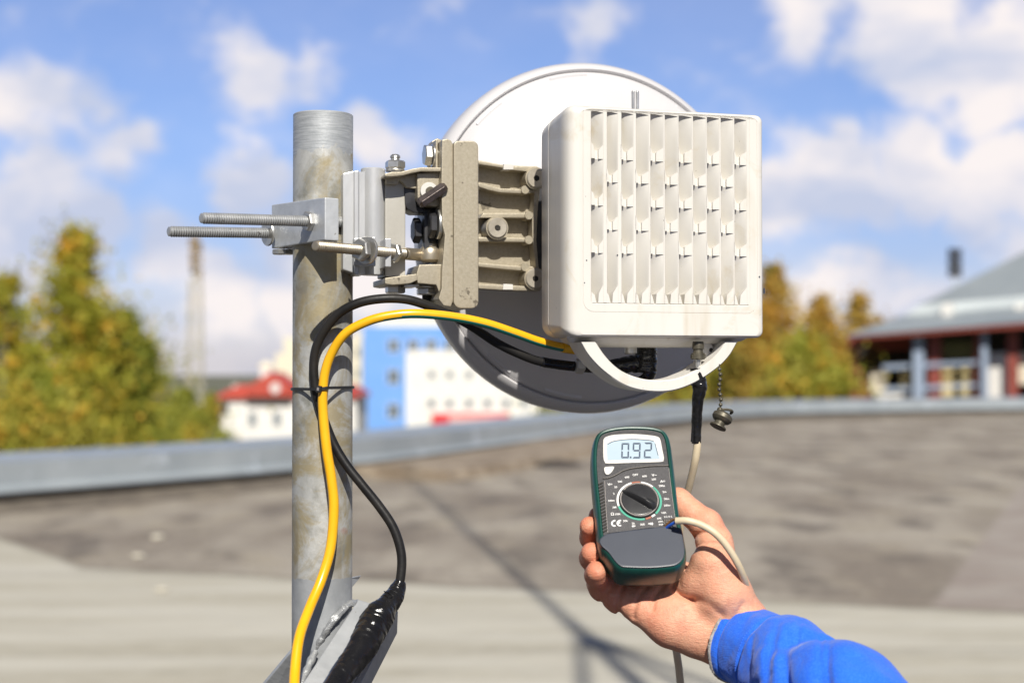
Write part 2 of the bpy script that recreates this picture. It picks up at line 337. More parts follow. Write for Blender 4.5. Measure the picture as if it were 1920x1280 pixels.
def skin_extra(nt, vec, cur, noi, rng_, mixc, B):
    c = mixc(rng_(noi(38, 5, .6), .45, .68, 0, .55), cur, (.64, .235, .145))
    c = mixc(rng_(noi(26, 4, .6, .5), .40, .30, 0, .5), c, (.72, .42, .27))
    sx = nt.nodes.new('ShaderNodeSeparateXYZ'); nt.links.new(vec, sx.inputs[0])
    c = mixc(rng_(sx.outputs[0], -.072, -.105, 0, .62), c, (.62, .20, .11))
    c = mixc(rng_(noi(120, 5, .7), .48, .66, 0, .38), c, (.56, .20, .13))
    c = mixc(rng_(noi(75, 3, .6, .8), .58, .66, 0, .25), c, (.78, .50, .34))
    v = nt.nodes.new('ShaderNodeTexVoronoi'); v.inputs['Scale'].default_value = 900; nt.links.new(vec, v.inputs[0])
    mp = nt.nodes.new('ShaderNodeMapping'); mp.inputs['Scale'].default_value = (1, 1, 3.0); mp.inputs['Rotation'].default_value = (0, R(40), 0); nt.links.new(vec, mp.inputs[0])
    n2 = nt.nodes.new('ShaderNodeTexNoise'); n2.inputs['Scale'].default_value = 230; n2.inputs['Detail'].default_value = 5; n2.inputs['Distortion'].default_value = .7; nt.links.new(mp.outputs[0], n2.inputs[0])
    h = math_n('ADD', math_n('MULTIPLY', v.outputs['Distance'], .35, nt=nt), math_n('MULTIPLY', n2.outputs[0], 1.0, nt=nt), nt=nt)
    bn = nt.nodes.new('ShaderNodeBump'); bn.inputs['Strength'].default_value = .5; bn.inputs['Distance'].default_value = .0011
    nt.links.new(h, bn.inputs['Height']); nt.links.new(bn.outputs[0], B.inputs['Normal'])
    return c
M['skin'] = mat('skin', (.72, .37, .24), .50, 0, sss=.12, extra=skin_extra, spec=.32)
M['nail'] = mat('finger_nail', (.68, .42, .33), .3)
def cloth_extra(nt, vec, cur, noi, rng_, mixc, B):
    w = nt.nodes.new('ShaderNodeTexWave'); w.inputs['Scale'].default_value = 420; w.inputs['Distortion'].default_value = .6; w.bands_direction = 'DIAGONAL'; nt.links.new(vec, w.inputs[0])
    bn = nt.nodes.new('ShaderNodeBump'); bn.inputs['Strength'].default_value = .15; bn.inputs['Distance'].default_value = .0005
    nt.links.new(w.outputs[0], bn.inputs['Height']); nt.links.new(bn.outputs[0], B.inputs['Normal'])
    b2 = nt.nodes.new('ShaderNodeBump'); b2.inputs['Strength'].default_value = .45; b2.inputs['Distance'].default_value = .004
    nt.links.new(noi(70, 4, .55, .6), b2.inputs['Height']); nt.links.new(bn.outputs[0], b2.inputs['Normal']); nt.links.new(b2.outputs[0], B.inputs['Normal'])
    B.inputs['Sheen Weight'].default_value = .25; B.inputs['Sheen Roughness'].default_value = .5
    c = mixc(math_n('MULTIPLY', w.outputs[0], .12, nt=nt), cur, (.05, .22, .88))
    c = mixc(rng_(noi(900, 2, .6), .45, .62, 0, .35), c, (.06, .24, .85))
    c = mixc(rng_(noi(240, 4, .7), .70, .73, 0, .5), c, (.05, .07, .25))
    return mixc(rng_(noi(35, 6, .7), .52, .70, 0, .4), c, (.06, .20, .74))
M['cloth'] = mat('blue_twill', (.010, .105, .68), .88, 0, (.016, .14, .78), 22, extra=cloth_extra, spec=.25)
M['thread'] = mat('sewing_thread', (.06, .20, .80), .8)
M['trim'] = mat('grey_knit_trim', (.30, .28, .26), .9, 0, (.46, .44, .42), 400, bump=.8, bscale=700, bdist=.001)
# ------------------------------------------------------------------ the mast pole with its welded brace
XP = pt(605, 640, PY).x
RP = 56 / FPX * PY
pole = thing('antenna_pole', (XP, PY, 0), 'vertical galvanised steel pipe with blotchy yellow-grey patina carrying the dish', 'pole')
pr = [(RP - .0035, ZTOP - .12), (RP - .0035, ZTOP - .0006), (RP - .003, ZTOP), (RP - .0006, ZTOP), (RP, ZTOP - .0006)]
pr += [(RP, z) for z in np.linspace(ZTOP - .01, .012, 40)] + [(RP - .003, .012)]
V, F = lathe((XP, PY, 0), (0, 0, 1), pr, 72)
mesh('pipe', V, F, M['pole'], pole)
V, F = lathe((XP, PY, 0), (0, 0, 1), [(.09, .002), (.09, .011), (.0883, .0122)], 40)
mesh('base_plate', V, F, M['zincpaint'], pole)
# welded flat-and-flange leg in front of the pipe
def leg(a, b, c, d, thk, name, dp0=.0, lip=True):
    """a,b top corners, c,d bottom corners of its face"""
    nrm = (Vector(b) - Vector(a)).cross(Vector(d) - Vector(a)).normalized()
    if nrm.y > 0: nrm = -nrm
    m = MB().add(*prism([a, b, c, d], -nrm * thk))
    if lip:
        s = (Vector(b) - Vector(a)).normalized()
        m.add(*prism([Vector(b) + s * .0003, Vector(b) + s * .0045, Vector(c) + s * .0045, Vector(c) + s * .0003], -nrm * .024 - s * .002))
    return m.build(name, M['zincpaint'], pole, smooth=False, bevel=.0008)
leg(pt(672, 1123, 1.128), pt(737, 1142, 1.118), pt(560, 1480, .98), pt(462, 1440, .985), .004, 'leg')
leg(pt(556, 1210, 1.155), pt(612, 1210, 1.16), pt(420, 1480, 1.25), pt(330, 1480, 1.25), .004, 'leg', lip=False)
a0 = pt(655, 1103, 1.16)
m = MB().add(*prism([pt(655, 1083, 1.15), pt(676, 1079, 1.165), pt(672, 1086, 1.165), pt(655, 1106, 1.15)], Vector((0, .004, 0)))); m.build('gusset', M['zincpaint'], pole, smooth=False, bevel=.0005)
wp_ = catmull([pt(590, 1222, 1.110), pt(606, 1192, 1.106), pt(624, 1164, 1.106), pt(642, 1144, 1.110), pt(655, 1132, 1.119), pt(670, 1128, 1.129)], 10)
V, F = sweep(wp_, [.0025 + .0010 * noise.noise(p * 200) for p in wp_], 12, rfun=lambda s, t: 1 + .07 * math.sin(s * 120) + .35 * noise.noise(Vector((s * 14, math.cos(t), math.sin(t)))))
mesh('weld_seam', V, F, M['weld'], pole)
wp2 = catmull([pt(590, 1222, 1.1), pt(560, 1290, 1.07), pt(520, 1370, 1.03)], 10)
V, F = sweep(wp2, .003, 10, rfun=lambda s, t: 1 + .2 * math.sin(s * 85)); mesh('weld_seam', V, F, M['weld'], pole)

# ------------------------------------------------------------------ pole clamp: jaw block, channel and its threaded rods
def gmask(F): return [1 if len(f) == 4 and f[0] // 16 > 1 and (f[0] // 16 - 1) % 3 == 0 else 0 for f in F]
TH = R(33)
fc = Frame((0, 0, 0), TH)                          # ex along the rods, ey away
clamp = thing('pole_clamp', pt(605, 430, 1.13), 'aluminium pipe clamp with long threaded rods, gripping the galvanised pipe', 'clamp')
N_ = pt(609, 410, 1.07); F_ = pt(509, 425, 1.15)
d_ = (F_ - N_); d_.z = 0; d_.normalize(); nrm = Vector((-d_.y, d_.x, 0));
if nrm.x > 0: nrm = -nrm                            # points out to the left
inn = -nrm
tn, tf, bn_, bf = pt(609, 370, 1.07), pt(509, 384, 1.15), pt(609, 450, 1.07), pt(509, 466, 1.15)
mid_t = pt(572, 375, 1.098)
V, F = prism([tn, mid_t, tf, bf, bn_], inn * .0118)
mesh('jaw_block', V, F, M['alu_block'], clamp, smooth=False, bevel=.0009)
# cheeks of the block that reach round the pipe
for q, tq, bq in ((F_, tf, bf),):
    V, F = prism([tq - d_ * .002 + inn * .0115, tq - d_ * .016 + inn * .0115, bq - d_ * .016 + inn * .0115, bq - d_ * .002 + inn * .0115], inn * .016)
    mesh('jaw_cheek', V, F, M['alu_block'], clamp, smooth=False, bevel=.0009)
for (pa, Ya, pb, Yb, r, m_, nutpx, nutY) in (((376, 409), 1.026, (664, 417), 1.117, .00425, 'rod', (588, 413), 1.09),
                                              ((315, 434), 1.092, (512, 437), 1.147, .0043, 'rod', (503, 437), 1.141)):
    a, b = pt(*pa, Ya), pt(*pb, Yb); V, F = thread(a, b, r)
    rod_o = mesh('threaded_rod', V, F, None, clamp, mats=[M[m_], M['groove']], fm=gmask(F))
    ax = (b - a).normalized()
r1a, r1b = pt(376, 409, 1.026), pt(664, 417, 1.117); ax1 = (r1b - r1a).normalized()
def on(px, a, b):
    lo, hi = 0.0, 1.0
    for _ in range(40):
        m = (lo + hi) / 2; q = a.lerp(b, m) - CAMP
        if 960 + q.x / (q.y * math.cos(PITCH) + q.z * math.sin(PITCH)) * FPX < px: lo = m
        else: hi = m
    return a.lerp(b, lo)
V, F = hexnut(on(573, r1a, r1b), ax1, .0078, .0072, ph=.3); mesh('hex_nut', V, F, M['steel'], clamp, smooth=False)
V, F = washer(on(591, r1a, r1b), ax1, .0088, .0022); mesh('washer', V, F, M['steel'], clamp)
V, F = washer(on(597, r1a, r1b), ax1, .0102, .0018); mesh('washer', V, F, M['steel'], clamp)
r2a, r2b = pt(315, 434, 1.092), pt(512, 437, 1.147); ax2 = (r2b - r2a).normalized()
V, F = washer(on(500, r2a, r2b), ax2, .0105, .0022); mesh('washer', V, F, M['steel'], clamp)
V, F = hexnut(pt(524, 468, 1.14), (0, 0, -1), .006, .004); mesh('hex_nut', V, F, M['steel'], clamp, smooth=False)
V, F = hexnut(pt(540, 468, 1.15), (0, 0, -1), .006, .004); mesh('hex_nut', V, F, M['steel'], clamp, smooth=False)

# the whole radio head hangs in one turned frame
YAW = R(16)
A = Frame(pt(1230, 420, 1.09), YAW)
# extruded channel beside the pipe
m = MB()
m.add(*fprism(A, [(643, 325), (664, 320), (664, 512), (643, 505)], .078, .130))
m.add(*fprism(A, [(664.6, 320), (673, 319), (673, 516), (664.6, 514)], .074, .128))
m.build('channel', M['alu'], clamp, smooth=False, bevel=.0009)
V, F = fprism(A, [(673.3, 322), (684, 322), (684, 514), (673.3, 514)], .090, .120); mesh('channel_web', V, F, M['alu'], clamp, smooth=False)
c0 = A.p(699, 516, .096); V, F = lathe(c0, (0, 0, 1), [(.0090, 0), (.0096, .0008), (.0096, .0838), (.009, .0845)], 40)
mesh('channel_tube', V, F, M['alu'], clamp)
V, F = fprism(A, [(664, 446.5), (704.5, 444), (704.5, 499), (664, 497)], .066, .0735); mesh('channel_lug', V, F, M['alu'], clamp, smooth=False, bevel=.0008)
V, F = fprism(A, [(722.5, 447), (733.5, 447), (733.5, 500), (722.5, 500)], .064, .112); mesh('channel_lug', V, F, M['alu'], clamp, smooth=False, bevel=.0006)
# adjusting screw through the lug
a3, b3 = pt(590, 461, 1.03), A.p(800, 479, .098)
q1, q2 = on(700, a3, b3), on(760, a3, b3); ax3 = (b3 - a3).normalized()
V, F = thread(a3, q2, .0041); mesh('threaded_rod', V, F, None, clamp, mats=[M['rod2'], M['groove']], fm=gmask(F))
V, F = lathe(q2, ax3, [(.0040, 0), (.0049, .0012), (.0049, (b3 - q2).length)], 20); mesh('eye_bolt', V, F, M['rod2'], clamp)
V, F = hexnut(on(672, a3, b3), ax3, .0088, .006, ph=.4); mesh('hex_nut', V, F, M['steel'], clamp, smooth=False)
V, F = washer(on(686, a3, b3), ax3, .0108, .0022); mesh('washer', V, F, M['steel'], clamp)
V, F = hexnut(on(734.5, a3, b3), ax3, .0078, .005, ph=.2); mesh('hex_nut', V, F, M['steel'], clamp, smooth=False)

# ------------------------------------------------------------------ the cast mounting bracket
br = thing('mounting_bracket', A.p(860, 577, .1), 'beige cast alloy tilting bracket with bolts and ribs joining clamp and dish', 'bracket')
def cast(name, pts, d0, d1, m_='cast', bev=.0012, par=None):
    V, F = fprism(A, pts, d0, d1); return mesh(name, V, F, M[m_], par or br, smooth=True, bevel=bev)
def rrect(x0, y0, x1, y1, r, n=5, rs=None):
    rs = rs or (r, r, r, r); o = []
    for (cx, cy, a0, q) in ((x1 - rs[1], y0 + rs[1], -90, rs[1]), (x1 - rs[2], y1 - rs[2], 0, rs[2]), (x0 + rs[3], y1 - rs[3], 90, rs[3]), (x0 + rs[0], y0 + rs[0], 180, rs[0])):
        for k in range(n + 1):
            t = R(a0 + 90 * k / n); o.append((cx + q * math.cos(t), cy + q * math.sin(t)))
    return o
cast('pivot_post', rrect(722, 324, 760.5, 519, 3), .088, .122, 'boxgrey')
cast('outer_plate', rrect(851, 264, 897.5, 578, 14, rs=(8, 12, 13, 13)), .062, .125)
cast('inner_plate', [(829, 262), (838, 260), (846, 263), (849.5, 270), (850, 330), (851, 415), (854, 440), (853, 500), (851, 560), (846, 575), (832, 573), (822, 560), (828, 540), (829, 505), (834, 440), (829, 420), (827.5, 340)], .066, .120)
V, F = fprism(A, [(849.9, 280), (851.2, 280), (851.2, 570), (849.9, 570)], .075, .12); mesh('gasket', V, F, M['rubber'], br, smooth=False)
# arched ear at the top
oa = [(829, 262), (820, 259), (811, 264), (804, 277), (802, 290), (807, 305), (815, 316), (829, 316)]
cast('upper_ear', oa, .098, .112)
cast('ear_rib', [(817, 262), (821, 262), (821, 316), (817, 316)], .078, .0975, bev=.0005)
# the shelf that sits on the pivot post
cast('upper_shelf', [(722, 326), (735, 322), (752, 322), (775, 316), (790, 313.5), (829, 314), (829, 321.5), (790, 321), (770, 325), (755, 329), (735, 331), (722, 331)], .070, .125, bev=.0009)
cast('upper_web', [(724, 331.5), (757, 330), (782, 325), (782, 354), (762, 352), (758, 345), (750, 338), (745, 346), (724, 345)], .082, .116, bev=.0009)
cast('swing_arm', [(782, 325), (829, 322), (829, 382), (818, 388), (792, 384), (783, 372)], .076, .112)
cast('arm_web', [(758, 348), (783, 350), (783, 386), (796, 392), (796, 399), (776, 399), (764, 392), (760, 382)], .086, .108, 'blacksteel')
# lower shelf
cast('lower_shelf', [(722, 521), (758, 516), (782, 513), (783, 525), (770, 531), (752, 533), (735, 534), (722, 532)], .070, .122, bev=.0009)
cast('lower_arm', [(786, 496), (829, 495), (834, 505), (834, 560), (826, 556), (818, 534), (783, 531), (781, 512)], .072, .115)
V, F = fprism(A, [(758, 533.5), (786, 532), (786, 537), (758, 538.5)], .082, .11); mesh('shelf_strip', V, F, M['steel'], br, smooth=False, bevel=.0004)
# vertical blackened slide with its two screws
cast('slide', [(793, 395), (797, 392), (829, 390), (831, 425), (826, 470), (815, 490), (806, 494), (800, 486), (793, 450)], .090, .112, 'blacksteel')
cast('slide_rail', rrect(796, 400, 806, 470, 3), .083, .0895, 'blacksteel', .0006)
kx, kz = A.hit(782, 430, .086)
V, F = hexnut(A.w(kx - .0015, .096, kz), A.ex, .0102, .0062, ph=.5); mesh('hex_screw', V, F, M['blacksteel'], br, smooth=False)
kx, kz = A.hit(803, 420, .080)
V, F = hexnut(A.w(kx, .080, kz), A.ex, .0112, .0056, ph=.5); mesh('hex_screw', V, F, M['blacksteel'], br, smooth=False)
V, F = washer(A.w(kx + .0064, .080, kz), A.ex, .0122, .003); mesh('washer', V, F, M['steel'], br)
# eye of the adjusting screw
ec = A.p(806, 492, .09); V, F = lathe(ec, (0, 0, 1), [(.006, 0), (.0088, .002), (.0092, .006), (.0088, .010), (.007, .0122), (.0062, .0125), (.0062, .0145), (.0045, .0165)], 28); mesh('eye', V, F, M['rod2'], br)
# hex bolt at the ear, its washers and dark sleeve
kx, kz = A.hit(795, 291, .088)
V, F = hexnut(A.w(kx, .088, kz), A.ex, .0088, .0058, ph=.25); mesh('hex_bolt', V, F, M['steel'], br, smooth=False)
V, F = washer(A.w(kx + .0062, .088, kz), A.ex, .0093, .002); mesh('washer', V, F, M['steel'], br)
V, F = washer(A.w(kx + .0084, .088, kz), A.ex, .0080, .0018); mesh('washer', V, F, M['steel'], br)
V, F = lathe(A.w(kx + .0104, .088, kz), A.ex, [(.0056, 0), (.0056, .008)], 24); mesh('bolt_sleeve', V, F, M['hole'], br)
# upright pivot bolt
pb = A.p(741, 322, .098)
V, F = washer(pb, (0, 0, 1), .0078, .0018); mesh('washer', V, F, M['steel'], br)
V, F = hexnut(pb + Vector((0, 0, .0019)), (0, 0, 1), .0082, .0068, ph=.35, ch=.16); mesh('pivot_nut', V, F, M['steel'], br, smooth=False)
V, F = thread(pb + Vector((0, 0, .0085)), pb + Vector((0, 0, .0138)), .0042); mesh('pivot_bolt', V, F, M['steel'], br)
V, F = hexnut(A.p(741, 550, .098), (0, 0, 1), .0082, .0065, ph=.35); mesh('pivot_bolt_head', V, F, M['steel'], br, smooth=False)
lb = A.p(800, 553, .088)
V, F = hexnut(lb, (0, 0, 1), .0086, .0052, ph=.2); mesh('hex_bolt', V, F, M['steel'], br, smooth=False)
V, F = washer(lb + Vector((0, 0, .0053)), (0, 0, 1), .0088, .0018); mesh('washer', V, F, M['steel'], br)
V, F = lathe(A.p(803, 573, .1), (0, 0, 1), [(.005, 0), (.005, .009)], 16); mesh('bolt_shank', V, F, M['hole'], br)
# cam lever in front
l0, l1 = A.p(785, 383, .068), A.p(836, 349, .066)
V, F = sweep([l0, l0.lerp(l1, .08), l0.lerp(l1, .9), l1], [.0040, .0062, .0062, .0038], 6, sq=.8, up=(0, 0, 1)); mesh('cam_lever', V, F, M['lever'], br, smooth=False, bevel=.0004)
kk = A.p(804, 359, .0755); V, F = washer(kk, -A.ey, .0072, .0022); mesh('washer', V, F, M['bezel'], br)
V, F = lathe(kk - A.ey * .002, -A.ey, [(.0032, 0), (.0032, .004)], 16); mesh('lever_pin', V, F, M['brass'], br)
# ribbed right-hand casting
DF, DR = .118, .103
web = cast('ribbed_web', [(897, 300), (943, 309), (1000, 312), (1012, 318), (1016, 332), (1013, 350), (1008, 400), (1006, 450), (1010, 500), (1015, 515), (1014, 545), (955, 544), (897, 535)], DF, .128, bev=.0008)
ribs = [[(897, 301), (943, 309), (960, 311.5), (1006, 311.5), (1014, 316), (1016, 326), (990, 322), (960, 319), (943, 315), (897, 308)],
        [(897, 342), (920, 348), (940, 353), (1004, 355), (1004, 362), (978, 363), (938, 361), (915, 356), (897, 350)],
        [(900, 408), (906, 399), (1002, 399), (1002, 409), (900, 408)],
        [(897, 444), (1002, 446), (1004, 454), (897, 453)],
        [(897, 492), (940, 496), (985, 499), (1000, 499), (1004, 508), (990, 508), (960, 506), (897, 500)],
        [(897, 532), (945, 534), (985, 536), (1013, 538), (1014, 545.5), (955, 544.6), (897, 541)],
        [(1003, 345), (1011, 345), (1007, 400), (1006, 450), (1009, 495), (1014, 512), (1006, 512), (1000, 460), (998, 440), (998, 412), (1001, 385)]]
for i, r_ in enumerate(ribs): cast('rib', r_, DR + (.0008 if i in (1, 2, 3, 4) else 0), DF - .0004, bev=.0010)
for (px, py, rr, d) in ((1006, 334, .0082, .0985), (933, 427, .0084, .0985), (1004, 522, .0082, .0985)):
    c = A.p(px, py, d); V, F = lathe(c, A.ey, [(rr * 1.12, .0012), (rr * 1.12, .0195)], 32); mesh('boss', V, F, M['cast'], br)
    c = A.p(px, py, d - .0005); V, F = lathe(c, A.ey, [(.0022, .0034), (.0024, .0002), (rr * .9, 0), (rr, .0008), (rr, .0032)], 32)
    so = mesh('socket_screw', V, F, M['boss'], br)
    c = A.p(px + 1, py, d - .0009); V, F = hexnut(c, A.ey, .0024, .0016, ph=.5); mesh('socket', V, F, M['hole'], so, smooth=False)
for (px, py) in ((985, 356), (992, 404), (992, 450), (985, 501)):
    c = A.p(px, py, DR - .0008); V, F = lathe(c, A.ey, [(.0032, 0), (.0036, .0004), (.0036, .014)], 24); mesh('ejector_pad', V, F, M['cast'], br)
for (px, py) in ((954, 312), (953, 537)):
    V, F = fprism(A, [(px - 9, py - 5), (px + 9, py - 4), (px + 9, py + 6), (px - 10, py + 6)], DR - .002, DR + .010); mesh('pale_insert', V, F, M['bezel'], br, smooth=False, bevel=.0004)

# ------------------------------------------------------------------ dish
fd = Frame(A.o, YAW)
dc = A.p(1100, 447, .205)
dish = thing('dish_antenna', dc - Vector((0, 0, .153)), 'round white microwave dish seen from behind, with a rolled rim', 'dish antenna')
K = .165
prof = [(.0, .116), (.020, .1162), (.040, .1172), (.060, .1192), (.080, .1225), (.100, .1272), (.115, .1318), (.126, .1358), (.133, .1392), (.1385, .1425), (.1412, .146), (.1418, .1475)]
prof = [(r * 1.015, h - K) for r, h in prof]
DS = 1.028
V, F = lathe(dc, A.ey, [(a * DS, b) for a, b in prof + [(.1437, .1505 - K)]], 160)
mesh('reflector', V, F, M['dish'], dish)
V, F = lathe(dc, A.ey, [(a * DS, b) for a, b in [(.1442, .149 - K), (.1448, .1462 - K), (.1462, .1450 - K), (.1500, .1475 - K), (.1530, .1535 - K), (.1545, .161 - K), (.1545, .172 - K), (.152, .1745 - K), (.10, .1755 - K), (.0, .176 - K)]], 160)
mesh('rim', V, F, M['dish'], dish)
V, F = lathe(dc, A.ey, [(.1434 * DS, .1520 - K), (.1446 * DS, .1520 - K)], 120); mesh('rim_groove', V, F, M['rubber'], dish)
for ang, w_ in ((133, 12), (100, 14), (52, 10), (232, 10), (258, 14), (205, 8), (300, 12)):
    m = MB(); P0 = []
    for rr in (.1385 * DS, .1415 * DS):
        for k in range(5):
            t = R(ang - w_ / 2 + w_ * k / 4); P0.append(dc + (A.ex * math.cos(t) + A.ez * math.sin(t)) * rr)
    ring = P0[:5] + P0[5:][::-1]; V, F = prism([p + A.ey * (.1415 - K) for p in ring], A.ey * .008); mesh('rim_clip', V, F, M['dish'], dish, smooth=False, bevel=.0004)
for px in (1187, 1195):
    c = A.p(px, 205, .128); V, F = lathe(c, (0, 0, 1), [(.0014, 0), (.0014, .0150), (.0008, .0160)], 12); mesh('stud', V, F, M['steel'], dish)
# polariser collar between dish and radio
cc_ = A.p(1072, 432, .131); cr = .0500
V, F = lathe(cc_, A.ey, [(cr * .96, -.0015), (cr, .0), (cr, .004), (cr * .97, .005), (cr * .97, .009), (cr, .010), (cr, .036)], 90); mesh('collar', V, F, M['rubber'], dish)

# ------------------------------------------------------------------ radio unit
radio = thing('radio_unit', A.p(1240, 650, .04), 'square off-white outdoor radio housing with vertical slotted grille, fixed behind the dish', 'radio unit')
x0, _ = A.hit(1062, 420, 0); x1, _ = A.hit(1434.2, 420, 0); _, z1 = A.hit(1250, 204.5, 0); _, z0 = A.hit(1250, 632, 0)
def loop(d, l, r, t, b, rad, n=6, radl=None):
    X0, X1, Z0, Z1 = x0 + l, x1 - r, z0 + b, z1 - t; radl = radl or rad; o = []
    for cx, cz, a0, q in ((X1 - rad, Z1 - rad, 0, rad), (X0 + radl, Z1 - radl, 90, radl), (X0 + radl, Z0 + radl, 180, radl), (X1 - rad, Z0 + rad, 270, rad)):
        for k in range(n + 1):
            t_ = R(a0 + 90 * k / n); o.append(A.w(cx + q * math.cos(t_), d, cz + q * math.sin(t_)))
    return o
def loft(loops, cap0=True, cap1=True):
    n = len(loops[0]); V = [p for l in loops for p in l]; F = []
    for i in range(len(loops) - 1):
        for k in range(n): F.append((i * n + k, i * n + (k + 1) % n, (i + 1) * n + (k + 1) % n, (i + 1) * n + k))
    if cap0: F.append(tuple(range(n)))
    if cap1: F.append(tuple((len(loops) - 1) * n + k for k in range(n)))
    return V, F
mm = .001
px0 = A.hit(1109, 420, 0)[0]; px1 = A.hit(1405, 420, 0)[0]; pz1 = A.hit(1112, 206, 0)[1]; pz0 = A.hit(1112, 568, 0)[1]
def ploop(d, e=0, n=6, rad=.002):
    o = []
    for cx, cz, a0 in ((px1 - rad, pz1 - rad, 0), (px0 + rad, pz1 - rad, 90), (px0 + rad, pz0 + rad, 180), (px1 - rad, pz0 + rad, 270)):
        for k in range(n + 1):
            t_ = R(a0 + 90 * k / n); o.append(A.w(cx + (rad + e) * math.cos(t_), d, cz + (rad + (e if a0 > 100 else e * .14)) * math.sin(t_)))
    return o
ls = [ploop(.026), ploop(.0006), ploop(0, .0006),
      ploop(0, .0064), ploop(.00045, .0067), ploop(0, .0070), loop(0, .0105, .0055, .0045, .0016, .004), loop(.0006, .0070, .0030, .0026, .0008, .0045), loop(.0022, .0042, .0013, .0012, .0003, .005), loop(.005, .0020, .0004, .0003, 0, .006), loop(.010, .0006, 0, 0, 0, .007),
      loop(.016, 0, 0, 0, 0, .009), loop(.044, 0, 0, .0012, 0, .011), loop(.0442, .0012, 0, .002, 0, .011), loop(.0452, .0012, 0, .002, 0, .011), loop(.0454, 0, 0, .0012, 0, .011), loop(.064, .0004, 0, .003, .0, .012), loop(.0685, .004, .004, .006, .003, .012)]
# underside hangs slightly deeper towards the back
V, F = loft(ls)
ho = mesh('housing', V, F, M['box'], radio)
for p in ho.data.polygons:
    if abs(p.normal.dot(A.ey)) > .9995:
        for ek in p.loop_indices: ho.data.edges[ho.data.loops[ek].edge_index].use_edge_sharp = True
tray = []
tx0, tz = A.hit(1046, 648, .03); tx1, _ = A.hit(1408, 640, .05)
for d, zz, e in ((.014, 0, 0), (.019, -.0035, .002), (.026, -.0058, .006), (.046, -.0070, .010), (.060, -.0060, .012), (.064, 0, .010)):
    X0, X1 = tx0 + e, x1 - .006 - e * 1.3
    tray.append([A.w(X0, d, z0 + .006), A.w(X0 + .002, d, z0 + zz * .55 - .0003), A.w(X0 + .010, d, z0 + zz - .0004), A.w(X1 - .012, d, z0 + zz - .0004), A.w(X1 - .003, d, z0 + zz * .55 - .0003), A.w(X1, d, z0 + .006)])
V, F = loft(tray); mesh('base_tray', V, F, M['box'], radio)
gx = [1111.9, 1138.4, 1165.6, 1193, 1220, 1247, 1273, 1300, 1326, 1352, 1377.5, 1404]
gr = [1130.5, 1158, 1187, 1216, 1243.5, 1270.5, 1297, 1323.5, 1348.5, 1374.5, 1399.5]
m = MB()
def gq(px, py, d=0): return A.w(A.hit(px, 420, 0)[0], d, A.hit(1112, py, 0)[1])
for i in range(11):
    xa, xb = gr[i], gx[i + 1] + (.6 if i < 10 else 2)
    # a curved fin: front edge strip running the height of the grille, root set back to the near side
    Vs = []; Fs = []; rows = []; bd = [207, 297.5, 385, 474, 567] if i % 2 == 0 else [207, 340.6, 430, 567]
    for a_, b_ in zip(bd[:-1], bd[1:]): rows += [(a_ + (b_ - a_) * k / 10, .0200 * (.10 + .98 * (k / 10) ** .85)) for k in range(11)]
    ns = len(rows) - 1
    for y, dd in rows:
        fx0 = A.hit(xa, 420, 0)[0]; fx1 = A.hit(xb, 420, 0)[0]; fz = A.hit(1112, y, 0)[1]; xr = A.hit(gx[i] - 1, 420, 0)[0]
        prof_ = [(fx1, .0006), (fx1 - .0004, .0), (fx0 + .0006, .0), (fx0, .0005)] + [(xr + (fx0 - xr) * uu, .0005 + dd * (1 - uu ** 1.15)) for uu in (.94, .86, .76, .64, .5, .35, .2, .08, 0)] + [(xr - .0006, .0245), (fx1 - .002, .0245), (fx1, .010)]
        Vs += [A.w(a, b, fz) for a, b in prof_]
    q = len(prof_)
    for s in range(ns):
        for k in range(q): Fs.append((s * q + k, s * q + (k + 1) % q, (s + 1) * q + (k + 1) % q, (s + 1) * q + k))
    m.add(Vs, Fs)
for i in range(11):
    x_, g_ = gx[i], gr[i]; L_ = x_ - (1.5 if i else 3)
    cells = [(272, 297.5), (362, 385), (450.5, 474)] if i % 2 == 0 else [(317, 340.6), (405, 430)]
    for (ya, yb) in cells:
        m.add(*prism([gq(x_ + 10.5, ya + 11), gq(x_ + 11.5, ya + 8), gq(g_ - 1, ya + .5), gq(g_ + .5, ya), gq(g_ + .5, yb), gq(x_ + 10.5, yb)], A.ey * .0180))
        m.add(*prism([gq(L_, ya - 4), gq(x_ + .4, ya - 1), gq(x_ + 2.2, ya + 6), gq(x_ + 4.6, ya + 13), gq(x_ + 4.8, yb - .9), gq(L_, yb - .9)], A.ey * .0180))
        m.add(*prism([gq(L_ + 1, ya + 8), gq(x_ + 11.5, ya + 10), gq(x_ + 11.5, yb), gq(L_ + 1, yb)], A.ey * .0130)); m.V[-8:] = [v + A.ey * .0024 for v in m.V[-8:]]
    m.add(*prism([gq(x_ + 11, 549), gq(g_ - 1, 536), gq(g_ + .5, 534), gq(g_ + .5, 567.5), gq(x_ + 9.5, 567.5), gq(x_ + 10, 560)], A.ey * .0200))
    m.add(*prism([gq(L_, 547), gq(x_ + 3, 553), gq(x_ + 6.5, 567.5), gq(L_, 567.5)], A.ey * .0200))
    m.add(*prism([gq(L_, 205), gq(g_ + .5, 205), gq(g_ + .5, 210.5), gq(L_ + 5, 207.5), gq(L_, 209)], A.ey * .0040))
m.build('grille', M['box'], radio, smooth=True)
for px, py, a_, b_ in ((1433.0, 545, .0007, .0026), (1424, 519, .0006, .0008), (1096, 530, .0005, .0005), (1100, 488, .0005, .0006), (1158, 478, .0005, .0005)):
    c = A.p(px, py, -.0002 if px < 1430 else .002); V, F = prism([c + A.ex * math.cos(t) * a_ + A.ez * math.sin(t) * b_ for t in np.linspace(0, 5.8, 9)], A.ey * .0006); mesh('paint_chip', V, F, M['mgrey'], radio, smooth=False)
